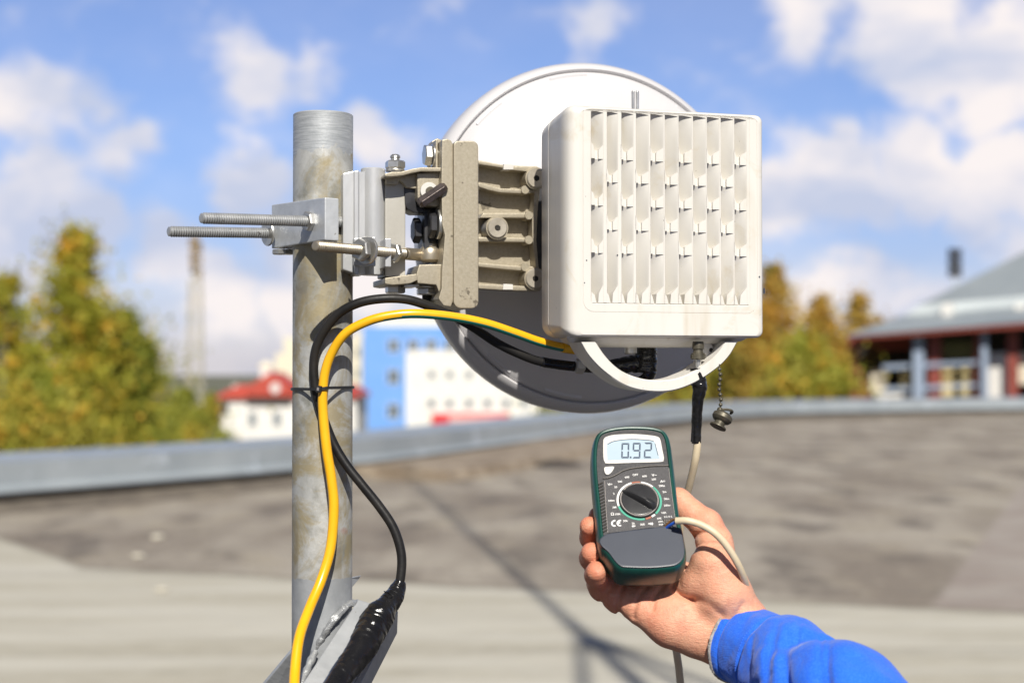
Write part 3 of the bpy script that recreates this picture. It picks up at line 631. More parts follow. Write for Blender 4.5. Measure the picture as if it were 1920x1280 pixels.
# crescent handle
def arc(cx, cy, rx, ry, a0, a1, n=30): return [(cx + rx * math.cos(R(a0 + (a1 - a0) * k / n)), cy - ry * math.sin(R(a0 + (a1 - a0) * k / n))) for k in range(n + 1)]
oo = catmull([Vector((1088, 641, 0)), Vector((1104, 667, 0)), Vector((1132, 696, 0)), Vector((1170, 722, 0)), Vector((1212, 733.5, 0)), Vector((1260, 733, 0)), Vector((1305, 717, 0)), Vector((1345, 690, 0)), Vector((1368, 667, 0)), Vector((1384, 640, 0))], 6)
ii = catmull([Vector((1118, 641, 0)), Vector((1134, 665, 0)), Vector((1155, 687, 0)), Vector((1180, 702, 0)), Vector((1215, 711.5, 0)), Vector((1258, 711, 0)), Vector((1293, 700, 0)), Vector((1322, 682, 0)), Vector((1345, 662, 0)), Vector((1360, 640, 0))], 6)
V, F = [], []
m = MB(); n = len(oo)
d0 = .006
Of = [A.p(p.x, p.y, d0) for p in oo]; If = [A.p(p.x, p.y, d0) for p in ii]
rings = []
for k in range(n):
    o_, i_ = Of[k], If[k]; w_ = (i_ - o_); wn_ = w_.normalized()
    rings.append([o_ + wn_ * .0010, o_ + A.ey * .0012, o_ + A.ey * .029, o_ + wn_ * .001 + A.ey * .0302, i_ - wn_ * .001 + A.ey * .0302, i_ + A.ey * .029, i_ + A.ey * .0012, i_ - wn_ * .0010])
V, F = loft(rings); mesh('handle', V, F, M['box'], radio)
V, F = fprism(A, [(1303, 641), (1328, 641), (1336, 647), (1340, 658), (1336, 668), (1326, 676), (1318, 680), (1318, 668)], .020, .030); mesh('cap_lug', V, F, M['box'], radio, bevel=.0008)
lc = A.p(1334, 656, .0192); V, F = lathe(lc, A.ey, [(.0016, 0), (.0016, .001)], 16); mesh('lug_hole', V, F, M['hole'], radio)
# ports
def port(px, py, d, rr, h, m_='steel', name='cable_port'):
    c = A.p(px, py, d); V, F = lathe(c, (0, 0, 1), [(rr * .8, 0), (rr, .001), (rr, h)], 24); return mesh(name, V, F, M[m_], radio)
port(1104, 668, .045, .0062, .012); port(1182, 664, .050, .0052, .012)
c = A.p(1093, 668, .045); V, F = hexnut(c, (0, 0, 1), .0060, .005); mesh('ground_bolt', V, F, M['steel'], radio, smooth=False)
# ------------------------------------------------------------------ cables
def cable(pts, m=8): return catmull([pt(*p) for p in pts], m)
ypts = [(548, 1420, .99), (551, 1320, 1.015), (553, 1260, 1.035), (561, 1195, 1.052), (580, 1140, 1.072), (603, 1085, 1.086), (620, 1025, 1.0925), (626, 950, 1.0945), (621, 895, 1.095), (613, 845, 1.0955),
        (607, 790, 1.096), (605, 745, 1.0955), (609, 700, 1.0955), (622, 662, 1.094), (648, 625, 1.09), (690, 602, 1.088), (735, 591, 1.089), (785, 588, 1.092), (850, 594, 1.10), (910, 606, 1.108), (965, 624, 1.118), (1010, 640, 1.128), (1050, 650, 1.138), (1082, 655, 1.146)]
P = cable(ypts); n_ = len(P); ncut = int(n_ * .958)
rads = [.0039 if i < n_ * .35 else .0039 - .0003 * min(1, (i - n_ * .35) / (n_ * .2)) for i in range(n_)]
V, F = sweep(P[:ncut + 1], rads[:ncut + 1], 24)
fm = []
for f in F:
    if len(f) > 4: fm.append(0); continue
    i = f[0] // 24; c = sum((V[q] for q in f), Vector()) / 4 - (P[i] + P[min(i + 1, n_ - 1)]) / 2
    g0 = min(1, max(0, (P[i].x - pt(640, 600, 1.09).x) / .05)); fm.append(1 if c.normalized().dot(Vector((.0, .55 - .95 * g0, -.9)).normalized()) > .74 else 0)
earth = mesh('earth_cable', V, F, None, loc=pt(*ypts[0]), mats=[M['yellow'], M['green']], fm=fm)
tag(earth, 'yellow and green earthing cable looping over the black one to the radio housing', 'cable')
V, F = sweep(P[ncut:], [.0043] * (n_ - ncut), 20); mesh('end_sleeve', V, F, M['yellow'], earth)
e = P[-1]; V, F = lathe(e - Vector((.001, 0, 0)), P[-1] - P[-3], [(.003, 0), (.0034, .002), (.002, .006), (.001, .0065)], 14); mesh('cable_lug', V, F, M['rod2'], earth)

bpts = [(728, 1135, 1.085), (744, 1108, 1.09), (752, 1075, 1.092), (752, 1035, 1.094), (738, 990, 1.096), (712, 950, 1.098), (680, 910, 1.0995), (650, 872, 1.101), (626, 832, 1.1025), (607, 785, 1.1025), (594, 740, 1.1018), (588, 695, 1.101), (592, 655, 1.10), (608, 620, 1.097), (636, 587, 1.093),
        (672, 568, 1.09), (715, 560, 1.090), (760, 561, 1.094), (800, 572, 1.10), (840, 588, 1.108), (885, 612, 1.118), (930, 642, 1.126), (975, 664, 1.133), (1015, 678, 1.14), (1070, 686, 1.148), (1120, 690, 1.155), (1165, 690, 1.158)]
P = cable(bpts)
V, F = sweep(P, .0036, 20)
blk = mesh('coaxial_cable', V, F, M['black'], loc=pt(*bpts[0])); tag(blk, 'black coaxial cable bending behind the yellow one, ending in a taped bulge', 'cable')
seg = [i for i, p in enumerate(P) if p.x > pt(1012, 680, 1.14).x]
V, F = sweep(P[seg[0]:], .0041, 20, rfun=lambda s, t: 1 + .05 * noise.noise(Vector((s * 40, math.cos(t) * 2, math.sin(t) * 2)))); mesh('heat_shrink', V, F, M['tape'], blk)
V, F = hexnut(pt(1079, 686, 1.146), P[seg[0] + 12] - P[seg[0] + 4], .0062, .007, ph=.3); mesh('gland_nut', V, F, M['boxgrey'], blk, smooth=False)
def taped(name, pts, parent, mb=.10, wr=60, mm_='tape', n=40, sub=14):
    C = catmull([pt(a, b, c) for a, b, c, r in pts], sub); r = catm1([r for *_, r in pts], sub)
    def rf(s, t):
        L_ = s * wr; saw = (L_ + t / 6.283 * 1.0 + 1.3 * noise.noise(Vector((s * 9, math.cos(t), math.sin(t))))) % 1.0
        return 1 + .05 * (saw - .5) + mb * noise.noise(Vector((s * 11, math.cos(t) * 1.2, math.sin(t) * 1.2))) + .012 * noise.noise(Vector((s * 60, math.cos(t) * 3, math.sin(t) * 3)))
    V, F = sweep(C, r, n, rfun=rf); return mesh(name, V, F, M[mm_], parent, smooth='all')
taped('tape_wrap', [(751, 1088, 1.091, .0040), (747, 1100, 1.090, .0058), (741, 1114, 1.087, .0074), (732, 1127, 1.082, .0080), (724, 1137, 1.078, .0088), (714, 1150, 1.074, .0116), (703, 1168, 1.069, .0122), (692, 1190, 1.061, .0116), (679, 1213, 1.052, .0112),
                    (662, 1238, 1.042, .0100), (645, 1260, 1.032, .0090), (629, 1283, 1.022, .0088), (600, 1335, 1.0, .0080), (575, 1390, .98, .0060)], blk, wr=17)
V, F = prism([pt(719, 1107, 1.072), pt(728, 1109, 1.072), pt(736, 1118, 1.074), pt(728, 1122, 1.073)], Vector((0, .0006, 0))); mesh('tape_end', V, F, M['tape'], blk, smooth=False)
# taped elbow under the radio
taped('taped_elbow', [(1118, 690, 1.155, .0046), (1140, 689, 1.156, .0058), (1165, 685, 1.157, .0066), (1190, 682, 1.158, .0072), (1214, 684, 1.158, .0070)], blk, wr=7, mb=.10)
taped('taped_boot', [(1209, 699, 1.158, .0078), (1209.5, 697, 1.158, .0096), (1211, 680, 1.158, .0094), (1212, 660, 1.158, .0088), (1212, 632, 1.158, .0086)], blk, wr=5, mb=.10)

# cable tie: the band lies round pipe and cables
circ = [(Vector((XP, PY)), RP)]
for pp, r in (((591, 730, 1.1015), .0037), ((605.5, 730, 1.0955), .004)):
    q = pt(*pp); circ.append((Vector((q.x, q.y)), r))
zc = pt(600, 729, 1.09).z; Pt = []
for k in range(120):
    t = 2 * math.pi * k / 120; nn = Vector((math.cos(t), math.sin(t)))
    c, r = max(circ, key=lambda q: q[0].dot(nn) + q[1]); q = c + nn * (r + .0004)
    Pt.append((q, nn))
V, F = [], []
for k, (q, nn) in enumerate(Pt):
    zz = zc + .0008 * math.sin(2 * math.pi * k / 120 * 1 + 2)
    for dz, dr in ((-.0011, 0), (-.0011, .0010), (.0011, .0010), (.0011, 0)): V.append(Vector((q.x + nn.x * dr, q.y + nn.y * dr, zz + dz)))
for k in range(120):
    for j in range(4): F.append((k * 4 + j, k * 4 + (j + 1) % 4, ((k + 1) % 120) * 4 + (j + 1) % 4, ((k + 1) % 120) * 4 + j))
tie = mesh('cable_tie', V, F, M['tie'], loc=(XP, PY - RP, zc)); tag(tie, 'thin black plastic cable tie binding both cables to the galvanised pipe', 'cable tie')
hc_ = pt(598, 729, 1.0905); V, F = boxm(Frame(hc_, R(-20), 0, R(6)), -.0021, .0021, -.0016, .0016, -.0025, .0025); mesh('locking_head', V, F, M['tie'], tie, smooth=False, bevel=.0006)
V, F = boxm(Frame(hc_, R(-20), 0, R(6)), -.0009, .0009, -.0018, -.0017, -.0012, .0012); mesh('slot', V, F, M['knobrim'], tie, smooth=False)

# cream probe cable with connector and tape, dropping behind the hand
cpts = [(1307, 822, 1.115), (1307, 838, 1.115), (1303, 865, 1.118), (1295, 900, 1.128), (1286, 935, 1.14), (1276, 985, 1.155), (1268, 1050, 1.165), (1264, 1120, 1.17), (1264, 1190, 1.165), (1269, 1225, 1.16), (1274, 1262, 1.155), (1278, 1330, 1.15), (1270, 1450, 1.15)]
P = cable(cpts); V, F = sweep(P, .0031, 18)
cr_ = mesh('probe_cable', V, F, M['cream'], loc=pt(*cpts[0])); tag(cr_, 'cream cable hanging straight down from the taped plug under the radio housing', 'cable')
taped('tape_sleeve', [(1308, 690, 1.112, .0056), (1309, 712, 1.112, .0060), (1312, 726, 1.112, .0058), (1309, 748, 1.113, .0046), (1307, 775, 1.114, .0042), (1306, 800, 1.115, .0040), (1306, 831, 1.115, .0036)], cr_, wr=9, mb=.12, n=30)
V, F = prism([pt(1297, 795, 1.112), pt(1301, 794, 1.112), pt(1300, 829, 1.112), pt(1295, 828, 1.112)], Vector((0, .0008, 0))); mesh('tape_flap', V, F, M['tape'], cr_, smooth=False)
cb = pt(1309, 690, 1.112)
z_of = lambda py: pt(1309, py, 1.112).z - cb.z
V, F = lathe(cb, (0, 0, 1), [(.0024, 0), (.0026, z_of(672)), (.0026, z_of(672) + .0001)], 20); mesh('plug_barrel', V, F, M['steel'], cr_)
V, F = lathe(cb, (0, 0, 1), [(.0046, z_of(674)), (.0053, z_of(673)), (.0053, z_of(662)), (.0040, z_of(661)), (.0037, z_of(655)), (.0046, z_of(654)), (.0046, z_of(648)), (.0042, z_of(640))], 28); mesh('plug_collar', V, F, M['brass'], cr_)
for k in range(14):
    t = 2 * math.pi * k / 14; q = cb + Vector((math.cos(t) * .0053, math.sin(t) * .0053, z_of(672)))
    if k % 7 in (0, 1, 3): V, F = boxm(Frame(q, t), -.0004, .0006, -.0008, .0008, 0, .0032); mesh('knurl', V, F, M['brass'], cr_, smooth=False)

# dust cap on a bead chain
c0 = pt(1349, 692, 1.10); c1 = pt(1351, 768, 1.10)
chain = thing('dust_cap_chain', c0, 'tarnished metal dust cap hanging on a short ball chain below the handle', 'dust cap')
m = MB(); nb = 9
for i in range(nb):
    t = i / (nb - 1); q = c0.lerp(c1, t) + Vector((.0006 * math.sin(i * 1.3), 0, 0)); rr = .00155 if i < nb - 1 else .0023
    m.add(*lathe(q - Vector((0, 0, rr)), (0, 0, 1), [(0, 0), (rr * .6, rr * .2), (rr * .92, rr * .6), (rr, rr), (rr * .92, rr * 1.4), (rr * .6, rr * 1.8), (0, rr * 2)], 12))
m.add(*sweep([c0 + Vector((0, 0, .004)), c0, c1], .0005, 6)); m.build('bead_chain', M['brass'], chain)
V, F = sweep([c1 + Vector((.0026 * math.cos(a), 0, -.004 + .003 * math.sin(a))) for a in np.linspace(0, 6.283, 20)], .0005, 6); mesh('ring', V, F, M['steel'], chain)
ax_ = Vector((-.45, -.25, -.85)).normalized(); q0 = pt(1358, 775, 1.10)
V, F = lathe(q0, ax_, [(.001, -.0006), (.0058, 0), (.0078, .0018), (.0080, .0046), (.0066, .0066), (.0044, .0076), (.0042, .0100), (.0056, .0104), (.0066, .0112), (.0066, .0122), (.0042, .0128)], 32); mesh('cap', V, F, M['brass'], chain)
V, F = sweep([q0 + Vector((.0062 * math.cos(a), -.0062 * math.sin(a) * .6, .0012 + .002 * math.sin(a))) for a in np.linspace(-.6, 1.9, 10)], .0011, 8); mesh('cap_clip', V, F, M['brass'], chain)

# ------------------------------------------------------------------ multimeter
MT = Frame(pt(1197, 937, 1.052), 0, R(-37), R(-4.5))
meter = thing('multimeter', MT.p(1208, 1060, .014), 'dark green and black handheld multimeter showing 0.92, held in the palm', 'multimeter')
C5 = 3.555
def c5(x, y): return (1060 + x / C5, 780 + y / C5)
def c7(x, y): return (1130 + x / 10.66, 880 + y / 10.66)
def lp(pts, d=0, conv=c5): return [MT.hit(*conv(*p), d) for p in pts]
def offset(P, e):
    n = len(P); o = []; A_ = sum(P[i][0] * P[(i + 1) % n][1] - P[(i + 1) % n][0] * P[i][1] for i in range(n)); sg = 1 if A_ > 0 else -1
    for i in range(n):
        a, b, c = P[i - 1], P[i], P[(i + 1) % n]; d = Vector((c[0] - a[0], c[1] - a[1])).normalized(); nn = Vector((d.y, -d.x)) * sg
        o.append((b[0] + nn.x * e, b[1] + nn.y * e))
    return o
def closed(P, m=4):
    Q = [Vector((p[0], 0, p[1])) for p in P]; n = len(Q); o = []
    for i in range(n):
        a, b, c, d = Q[i - 1], Q[i], Q[(i + 1) % n], Q[(i + 2) % n]
        for k in range(m):
            t = k / m; v = .5 * ((2 * b) + (c - a) * t + (2 * a - 5 * b + 4 * c - d) * t * t + (3 * b - a - 3 * c + d) * t ** 3); o.append((v.x, v.z))
    return o
outl = closed(lp([(330, 64), (430, 56), (560, 60), (635, 76), (672, 100), (697, 150), (712, 240), (725, 350), (740, 480), (754, 600), (770, 690), (788, 780), (802, 860), (806, 925), (793, 968), (760, 998), (700, 1012), (560, 1022), (400, 1018),
                  (348, 1004), (308, 962), (266, 905), (236, 860), (219, 780), (208, 660), (196, 540), (184, 420), (177, 300), (183, 190), (205, 120), (250, 84)]), 3)
mw = lambda P, d: [MT.w(a, d, b) for a, b in P]
rings = [mw(offset(outl, e), d) for d, e in ((.0285, -.010), (.0285, -.0045), (.0265, -.0014), (.022, .0), (.012, .0008), (.006, .0006), (.0024, -.0002), (.0008, -.0011), (0, -.0022), (.0002, -.0032), (.0012, -.0038), (.0026, -.0040))]
V, F = loft(rings); mesh('holster', V, F, M['mgreen'], meter)
V, F = prism(mw(offset(outl, -.0036), .0012), MT.ey * .004); mesh('front_case', V, F, M['mdark'], meter, bevel=.0004)
def flat(name, pts, mat_, d0, d1, conv=c5, bev=None, par=None, m=3, rough=False):
    Q = lp(pts, d0, conv); Q = closed(Q, m) if m > 1 else Q
    V, F = prism(mw(Q, d0), MT.ey * (d1 - d0)); return mesh(name, V, F, M[mat_], par or meter, bevel=bev)
flat('bezel', [(252, 170), (258, 148), (275, 135), (330, 122), (450, 117), (560, 125), (615, 135), (634, 155), (645, 210), (657, 270), (655, 290), (635, 303), (450, 309), (285, 314), (262, 303), (253, 270)], 'bezel', .0004, .003, bev=.0004)
lcd = flat('display', [(278, 190), (290, 178), (330, 163), (440, 151), (560, 158), (592, 168), (602, 185), (613, 225), (624, 265), (618, 284), (450, 288), (295, 292), (280, 280)], 'lcd', .00025, .0030)
def stroke(pts, w, d, conv=c5):
    Q = [Vector((a, 0, b)) for a, b in lp(pts, d, conv)]; Q = catmull(Q, 6) if len(Q) > 2 else Q; V, F = [], []; n = len(Q)
    for i, q in enumerate(Q):
        t = (Q[min(i + 1, n - 1)] - Q[max(i - 1, 0)]).normalized(); nn = Vector((-t.z, 0, t.x)) * w / 2
        for s in (-1, 1):
            for dd in (d, d + .0004): v = q + nn * s; V.append(MT.w(v.x, dd, v.z))
    for i in range(n - 1):
        a = i * 4; b = a + 4; F += [(a, a + 2, b + 2, b), (a, b, b + 1, a + 1), (a + 2, a + 3, b + 3, b + 2)]
    F += [(0, 1, 3, 2), (n * 4 - 4, n * 4 - 2, n * 4 - 1, n * 4 - 3)]
    return V, F
V, F = stroke([(282, 186), (330, 165), (440, 153), (560, 160), (590, 168)], .0006, .0001); mesh('display_edge', V, F, M['ink'], lcd, smooth=False)
V, F = stroke([(598, 180), (608, 222), (619, 262)], .00045, .0001); mesh('display_edge', V, F, M['ink'], lcd, smooth=False)
def seven(x0, x1, y0, y1, segs, th=10.5):
    m = MB(); ym = (y0 + y1) / 2; g = 2.0; sk = .0; h = th
    sh = {'a': [(x0 + g, y0), (x1 - g, y0), (x1 - h, y0 + h), (x0 + h, y0 + h)], 'g': [(x0 + g * 2, ym), (x0 + h, ym - h / 2), (x1 - h, ym - h / 2), (x1 - g * 2, ym), (x1 - h, ym + h / 2), (x0 + h, ym + h / 2)],
          'd': [(x0 + h, y1 - h), (x1 - h, y1 - h), (x1 - g, y1), (x0 + g, y1)], 'f': [(x0, y0 + g), (x0 + h, y0 + h + g), (x0 + h, ym - h / 2 - g), (x0, ym - g)],
          'b': [(x1, y0 + g), (x1, ym - g), (x1 - h, ym - h / 2 - g), (x1 - h, y0 + h + g)], 'e': [(x0, ym + g), (x0 + h, ym + h / 2 + g), (x0 + h, y1 - h - g), (x0, y1 - g)],
          'c': [(x1, ym + g), (x1, y1 - g), (x1 - h, y1 - h - g), (x1 - h, ym + h / 2 + g)]}
    for s in segs:
        m.add(*prism(mw(lp([(a + (y1 - b) * .03, b) for a, b in sh[s]], 0), .0001), MT.ey * .0006))
    return m
mm_ = MB()
for q in (seven(372, 424, 178, 279, 'abcdef'), seven(447, 500, 176, 280, 'abcdfg'), seven(523, 576, 174, 278, 'abged')): mm_.add(q.V, q.F)
mm_.add(*prism(mw(lp([(430, 267), (441, 267), (441, 279), (430, 279)], 0), .0001), MT.ey * .0006))
mm_.build('digits', M['ink'], lcd, smooth=False)
flat('button', [(258, 350), (264, 338), (285, 335), (322, 334), (324, 346), (308, 372), (288, 387), (272, 386), (262, 372)], 'bezel', -.0006, .002, bev=.0004)
panel_pts = [(263, 428), (292, 421), (318, 412), (345, 398), (390, 374), (445, 358), (500, 350), (560, 343), (620, 340), (680, 337), (688, 343), (700, 430), (715, 560), (735, 700), (737, 735), (560, 742), (400, 764), (285, 777), (274, 600)]
flat('scale_panel', panel_pts, 'mpanel', .0007, .002, m=1)
for off_, mt_, wd in ((0, 'hole', .0006), (-5, 'knobrim', .00028)):
    V, F = stroke([(250, 415 + off_), (290, 412 + off_), (340, 391 + off_), (385, 366 + off_), (440, 350 + off_), (560, 335 + off_), (688, 331 + off_)], wd, .0007); mesh('groove', V, F, M[mt_], meter, smooth=False)
V, F = stroke([(262, 430), (271, 600), (283, 775)], .0004, .0005); mesh('panel_edge', V, F, M['knobrim'], meter, smooth=False)
V, F = stroke([(690, 345), (716, 560), (736, 700)], .0003, .0005); mesh('panel_edge', V, F, M['knobrim'], meter, smooth=False)
m = MB()
for k in range(16):
    y = 440 + k * 21; xx = 226 + (y - 440) * .10
    Q = mw(lp([(xx - 6, y + 8), (xx + 24, y - 6), (xx + 26, y + 2), (xx - 4, y + 16)], 0), .0004); m.add(*prism(Q, MT.ey * .002))
m.build('grip_ridges', M['hole'], meter, smooth=False)
flat('lower_cover', [(238, 858), (226, 830), (240, 803), (275, 782), (330, 771), (440, 756), (560, 742), (690, 727), (735, 735), (768, 742), (778, 765), (792, 850), (796, 905), (782, 952), (745, 985), (690, 998), (560, 1008), (410, 1004), (368, 996), (330, 962), (290, 908), (256, 876)], 'mgrey', -.0009, .004, bev=.0012, m=3)
kc = MT.hit(*c5(493, 560), 0); kr = abs(MT.hit(*c5(626, 560), 0)[0] - kc[0])
def kp(r, a): return (kc[0] + r * math.sin(R(a)), kc[1] + r * math.cos(R(a)))
def ringseg(a0, a1, r0, r1, mt_, name, par):
    k = max(3, int(abs(a1 - a0) / 5)); P0 = [kp(r1, a0 + (a1 - a0) * i / k) for i in range(k + 1)] + [kp(r0, a1 + (a0 - a1) * i / k) for i in range(k + 1)]
    V, F = prism(mw(P0, .0004), MT.ey * .0006); return mesh(name, V, F, M[mt_], par, smooth=False)
for a0, a1, mt_ in ((-102, -13, 'print'), (-12, 10, 'rprint'), (12, 46, 'print'), (48, 138, 'gprint'), (142, 153, 'print'), (155, 170, 'rprint'), (173, 257, 'gprint')):
    ringseg(a0, a1, kr * 1.04, kr * 1.14, mt_, 'scale_arc', meter)
kw = MT.w(kc[0], 0, kc[1])
knob = mesh('selector_knob', *lathe(kw, -MT.ey, [(kr * 1.02, -.0005), (kr * 1.02, .0006), (kr * .99, .0012), (kr * .92, .0013), (kr * .91, .0010), (kr * .90, .0014), (kr * .86, .0017), (kr * .3, .0019), (0, .0019)], 64), M['knob'], meter)
mesh('knob_ring', *lathe(kw, -MT.ey, [(kr * .915, .00112), (kr * .925, .0016), (kr * .965, .0016), (kr * .975, .0011)], 64), M['knobrim'], knob)
# pointer grip across the knob
ga = -54
u_ = Vector(kp(1, ga)) - Vector(kc); ug = (MT.ex * u_.x + MT.ez * u_.y).normalized(); vg = ug.cross(-MT.ey)
V, F = [], []
for s, w_, h in ((-.95, .30, .0016), (-.88, .42, .0032), (-.70, .50, .0058), (-.3, .40, .0070), (.2, .34, .0068), (.6, .30, .0052), (.86, .24, .0034), (.97, .14, .0020)):
    c = kw + ug * (s * kr); hw = w_ * kr / 2
    V += [c + vg * hw * 1.15 - MT.ey * .0008, c + vg * hw * .75 - MT.ey * h * .75, c + vg * hw * .3 - MT.ey * h, c - vg * hw * .3 - MT.ey * h, c - vg * hw * .75 - MT.ey * h * .75, c - vg * hw * 1.15 - MT.ey * .0008]
for i in range(7):
    for k in range(6): F.append((i * 6 + k, i * 6 + (k + 1) % 6, (i + 1) * 6 + (k + 1) % 6, (i + 1) * 6 + k))
F += [tuple(range(6)), tuple(42 + k for k in range(6))]
mesh('pointer_grip', V, F, M['knob'], knob)
# transistor socket
flat('transistor_socket', [(1212, 992), (1386, 985), (1390, 1108), (1222, 1112)], 'hole', -.0002, .0015, conv=c7, m=1)
m = MB()
for i in range(4):
    for j in range(3):
        x_, y_ = 1238 + i * 42, 1012 + j * 36; m.add(*prism(mw(lp([(x_ - 5, y_ - 9), (x_ + 12, y_ - 9), (x_ + 12, y_ + 9), (x_ - 5, y_ + 9)], 0, c7), -.0004), MT.ey * .0004))
m.build('socket_pins', M['knobrim'], meter, smooth=False)
# printing
TXT = MB()
def text(s, x, y, h, conv=c7):
    cu = bpy.data.curves.new('t', 'FONT'); cu.body = s; cu.size = 1.0; cu.align_x = 'CENTER'; cu.align_y = 'CENTER'; cu.resolution_u = 3; cu.offset = .022
    ob = bpy.data.objects.new('t', cu); COL.objects.link(ob); dg = bpy.context.evaluated_depsgraph_get()
    me = bpy.data.meshes.new_from_object(ob.evaluated_get(dg)); cx, cz = MT.hit(*conv(x, y), 0); k = h / .70
    TXT.add([MT.w(cx + v.co.x * k, .00035, cz + v.co.y * k) for v in me.vertices], [tuple(p.vertices) for p in me.polygons])
    bpy.data.objects.remove(ob); bpy.data.curves.remove(cu); bpy.data.meshes.remove(me)
for s, x, y, h in (('OFF', 655, 100, 1.7), ('600', 487, 148, 1.6), ('600', 838, 128, 1.6), ('V~', 1032, 105, 2.2), ('200', 345, 235, 1.6), ('200', 1022, 190, 1.6), ('A=', 1202, 230, 2.1), ('V=', 148, 292, 2.1), ('20', 262, 345, 1.6),
                   ('2', 224, 475, 1.6), ('200m', 175, 615, 1.5), ('2M', 235, 750, 1.6), ('Ω', 195, 885, 2.3), ('200k', 300, 885, 1.5), ('20k', 455, 1020, 1.6), ('2k', 612, 1070, 1.6), ('200', 795, 1090, 1.6), ('200µ', 1182, 318, 1.6),
                   ('2m', 1236, 440, 1.6), ('20m', 1278, 580, 1.6), ('200m', 1290, 710, 1.5), ('10A', 1222, 857, 1.6), ('hFE', 1132, 972, 1.5), ('E', 1240, 940, 1.3), ('C', 1283, 938, 1.3), ('B', 1330, 936, 1.3), ('E', 1375, 934, 1.3),
                   ('NPN', 1162, 1036, 1.25), ('PNP', 1168, 1094, 1.25)):
    text(s, x, y, h * .001)
def tstroke(pts, w, conv=c7): TXT.add(*stroke(pts, w, .0003, conv))
tstroke([(255, 1015), (222, 1022), (190, 1050), (186, 1088), (212, 1118), (258, 1122)], .0012); tstroke([(368, 1012), (335, 1018), (302, 1044), (296, 1082), (322, 1112), (370, 1118)], .0012); tstroke([(300, 1064), (352, 1060)], .0011)
tstroke([(580, 1128), (660, 1122)], .0004); tstroke([(600, 1112), (600, 1142), (624, 1126), (600, 1112)], .0005); tstroke([(632, 1110), (632, 1140)], .0005)
tstroke([(925, 1070), (925, 1088)], .0010); tstroke([(940, 1078), (958, 1064), (958, 1094), (940, 1080)], .0007); tstroke([(972, 1060), (984, 1078), (972, 1100)], .0005); tstroke([(988, 1052), (1002, 1078), (988, 1106)], .0005)
TXT.build('printed_markings', M['print'], meter, smooth=False)
# lead pushed in the socket
lpts = [(1268, 976, 1.028), (1290, 976, 1.024), (1318, 985, 1.023), (1345, 1003, 1.021), (1368, 1031, 1.022), (1385, 1060, 1.025), (1396, 1088, 1.033), (1401, 1114, 1.050), (1401, 1142, 1.078), (1396, 1190, 1.11), (1380, 1250, 1.13), (1365, 1330, 1.14), (1355, 1430, 1.15)]
P = cable(lpts); V, F = sweep(P, .0026, 18)
lead = mesh('meter_lead', V, F, M['cream'], loc=pt(*lpts[0])); tag(lead, 'cream two-core lead curving from the multimeter socket over the thumb', 'cable')
V, F = sweep(catmull([pt(1274, 975, 1.0275), pt(1264, 980, 1.031), pt(1255, 985, 1.035), pt(1249, 990, 1.038)], 5), .0011, 10); mesh('blue_core', V, F, M['bluewire'], lead)
V, F = sweep(catmull([pt(1272, 972, 1.0285), pt(1260, 975, 1.0345), pt(1252, 981, 1.037), pt(1246, 988, 1.0395)], 5), .0009, 10); mesh('brown_core', V, F, M['brownwire'], lead)
# ------------------------------------------------------------------ the hand: one continuous surface from a distance field
def surface_nets(Fv, org, h):
    nx, ny, nz = Fv.shape; S_ = Fv < 0
    cs = lambda a, i, j, k: a[i:nx - 1 + i, j:ny - 1 + j, k:nz - 1 + k]
    cnt = np.zeros((nx - 1, ny - 1, nz - 1)); pos = np.zeros((nx - 1, ny - 1, nz - 1, 3))
    for ax in range(3):
        for a in (0, 1):
            for b in (0, 1):
                o0 = [0, 0, 0]; o1 = [0, 0, 0]; oth = [q for q in range(3) if q != ax]
                o0[oth[0]] = o1[oth[0]] = a; o0[oth[1]] = o1[oth[1]] = b; o1[ax] = 1
                f0, f1 = cs(Fv, *o0), cs(Fv, *o1); mk = (f0 < 0) != (f1 < 0)
                t = np.where(mk, f0 / np.where(np.abs(f0 - f1) < 1e-12, 1, f0 - f1), 0)
                cnt += mk
                for q in range(3): pos[..., q] += mk * (o0[q] + (t if q == ax else 0))
    act = cnt > 0; idx = -np.ones(act.shape, int); idx[act] = np.arange(act.sum())
    ijk = np.argwhere(act); P_ = (ijk + pos[act] / cnt[act][:, None]) * h + np.array(org)
    faces = []
    for ax in range(3):
        u, v = [(1, 2), (2, 0), (0, 1)][ax]
        sl0 = [slice(1, -1)] * 3; sl1 = [slice(1, -1)] * 3; sl0[ax] = slice(0, -1); sl1[ax] = slice(1, None)
        s0, s1 = S_[tuple(sl0)], S_[tuple(sl1)]; ed = np.argwhere(s0 != s1); fl = s0[s0 != s1]
        base = ed.copy(); base[:, u] += 1; base[:, v] += 1
        def at(du, dv): q = base.copy(); q[:, u] -= du; q[:, v] -= dv; return idx[q[:, 0], q[:, 1], q[:, 2]]
        a, b, c, d = at(1, 1), at(0, 1), at(0, 0), at(1, 0)
        Q = np.stack([a, b, c, d], 1); Q[~fl] = Q[~fl][:, ::-1]; faces.append(Q[(Q >= 0).all(1)])
    return P_, np.concatenate(faces)
def smin(a, b, k): hh = np.clip(.5 + .5 * (b - a) / k, 0, 1); return b * (1 - hh) + a * hh - k * hh * (1 - hh)
H = .0010
def build_field(lo, hi):
    n = np.ceil((np.array(hi) - np.array(lo)) / H).astype(int)
    X = [lo[i] + H * np.arange(n[i]) for i in range(3)]
    return [g_.astype(np.float32) for g_ in np.meshgrid(*X, indexing='ij')]
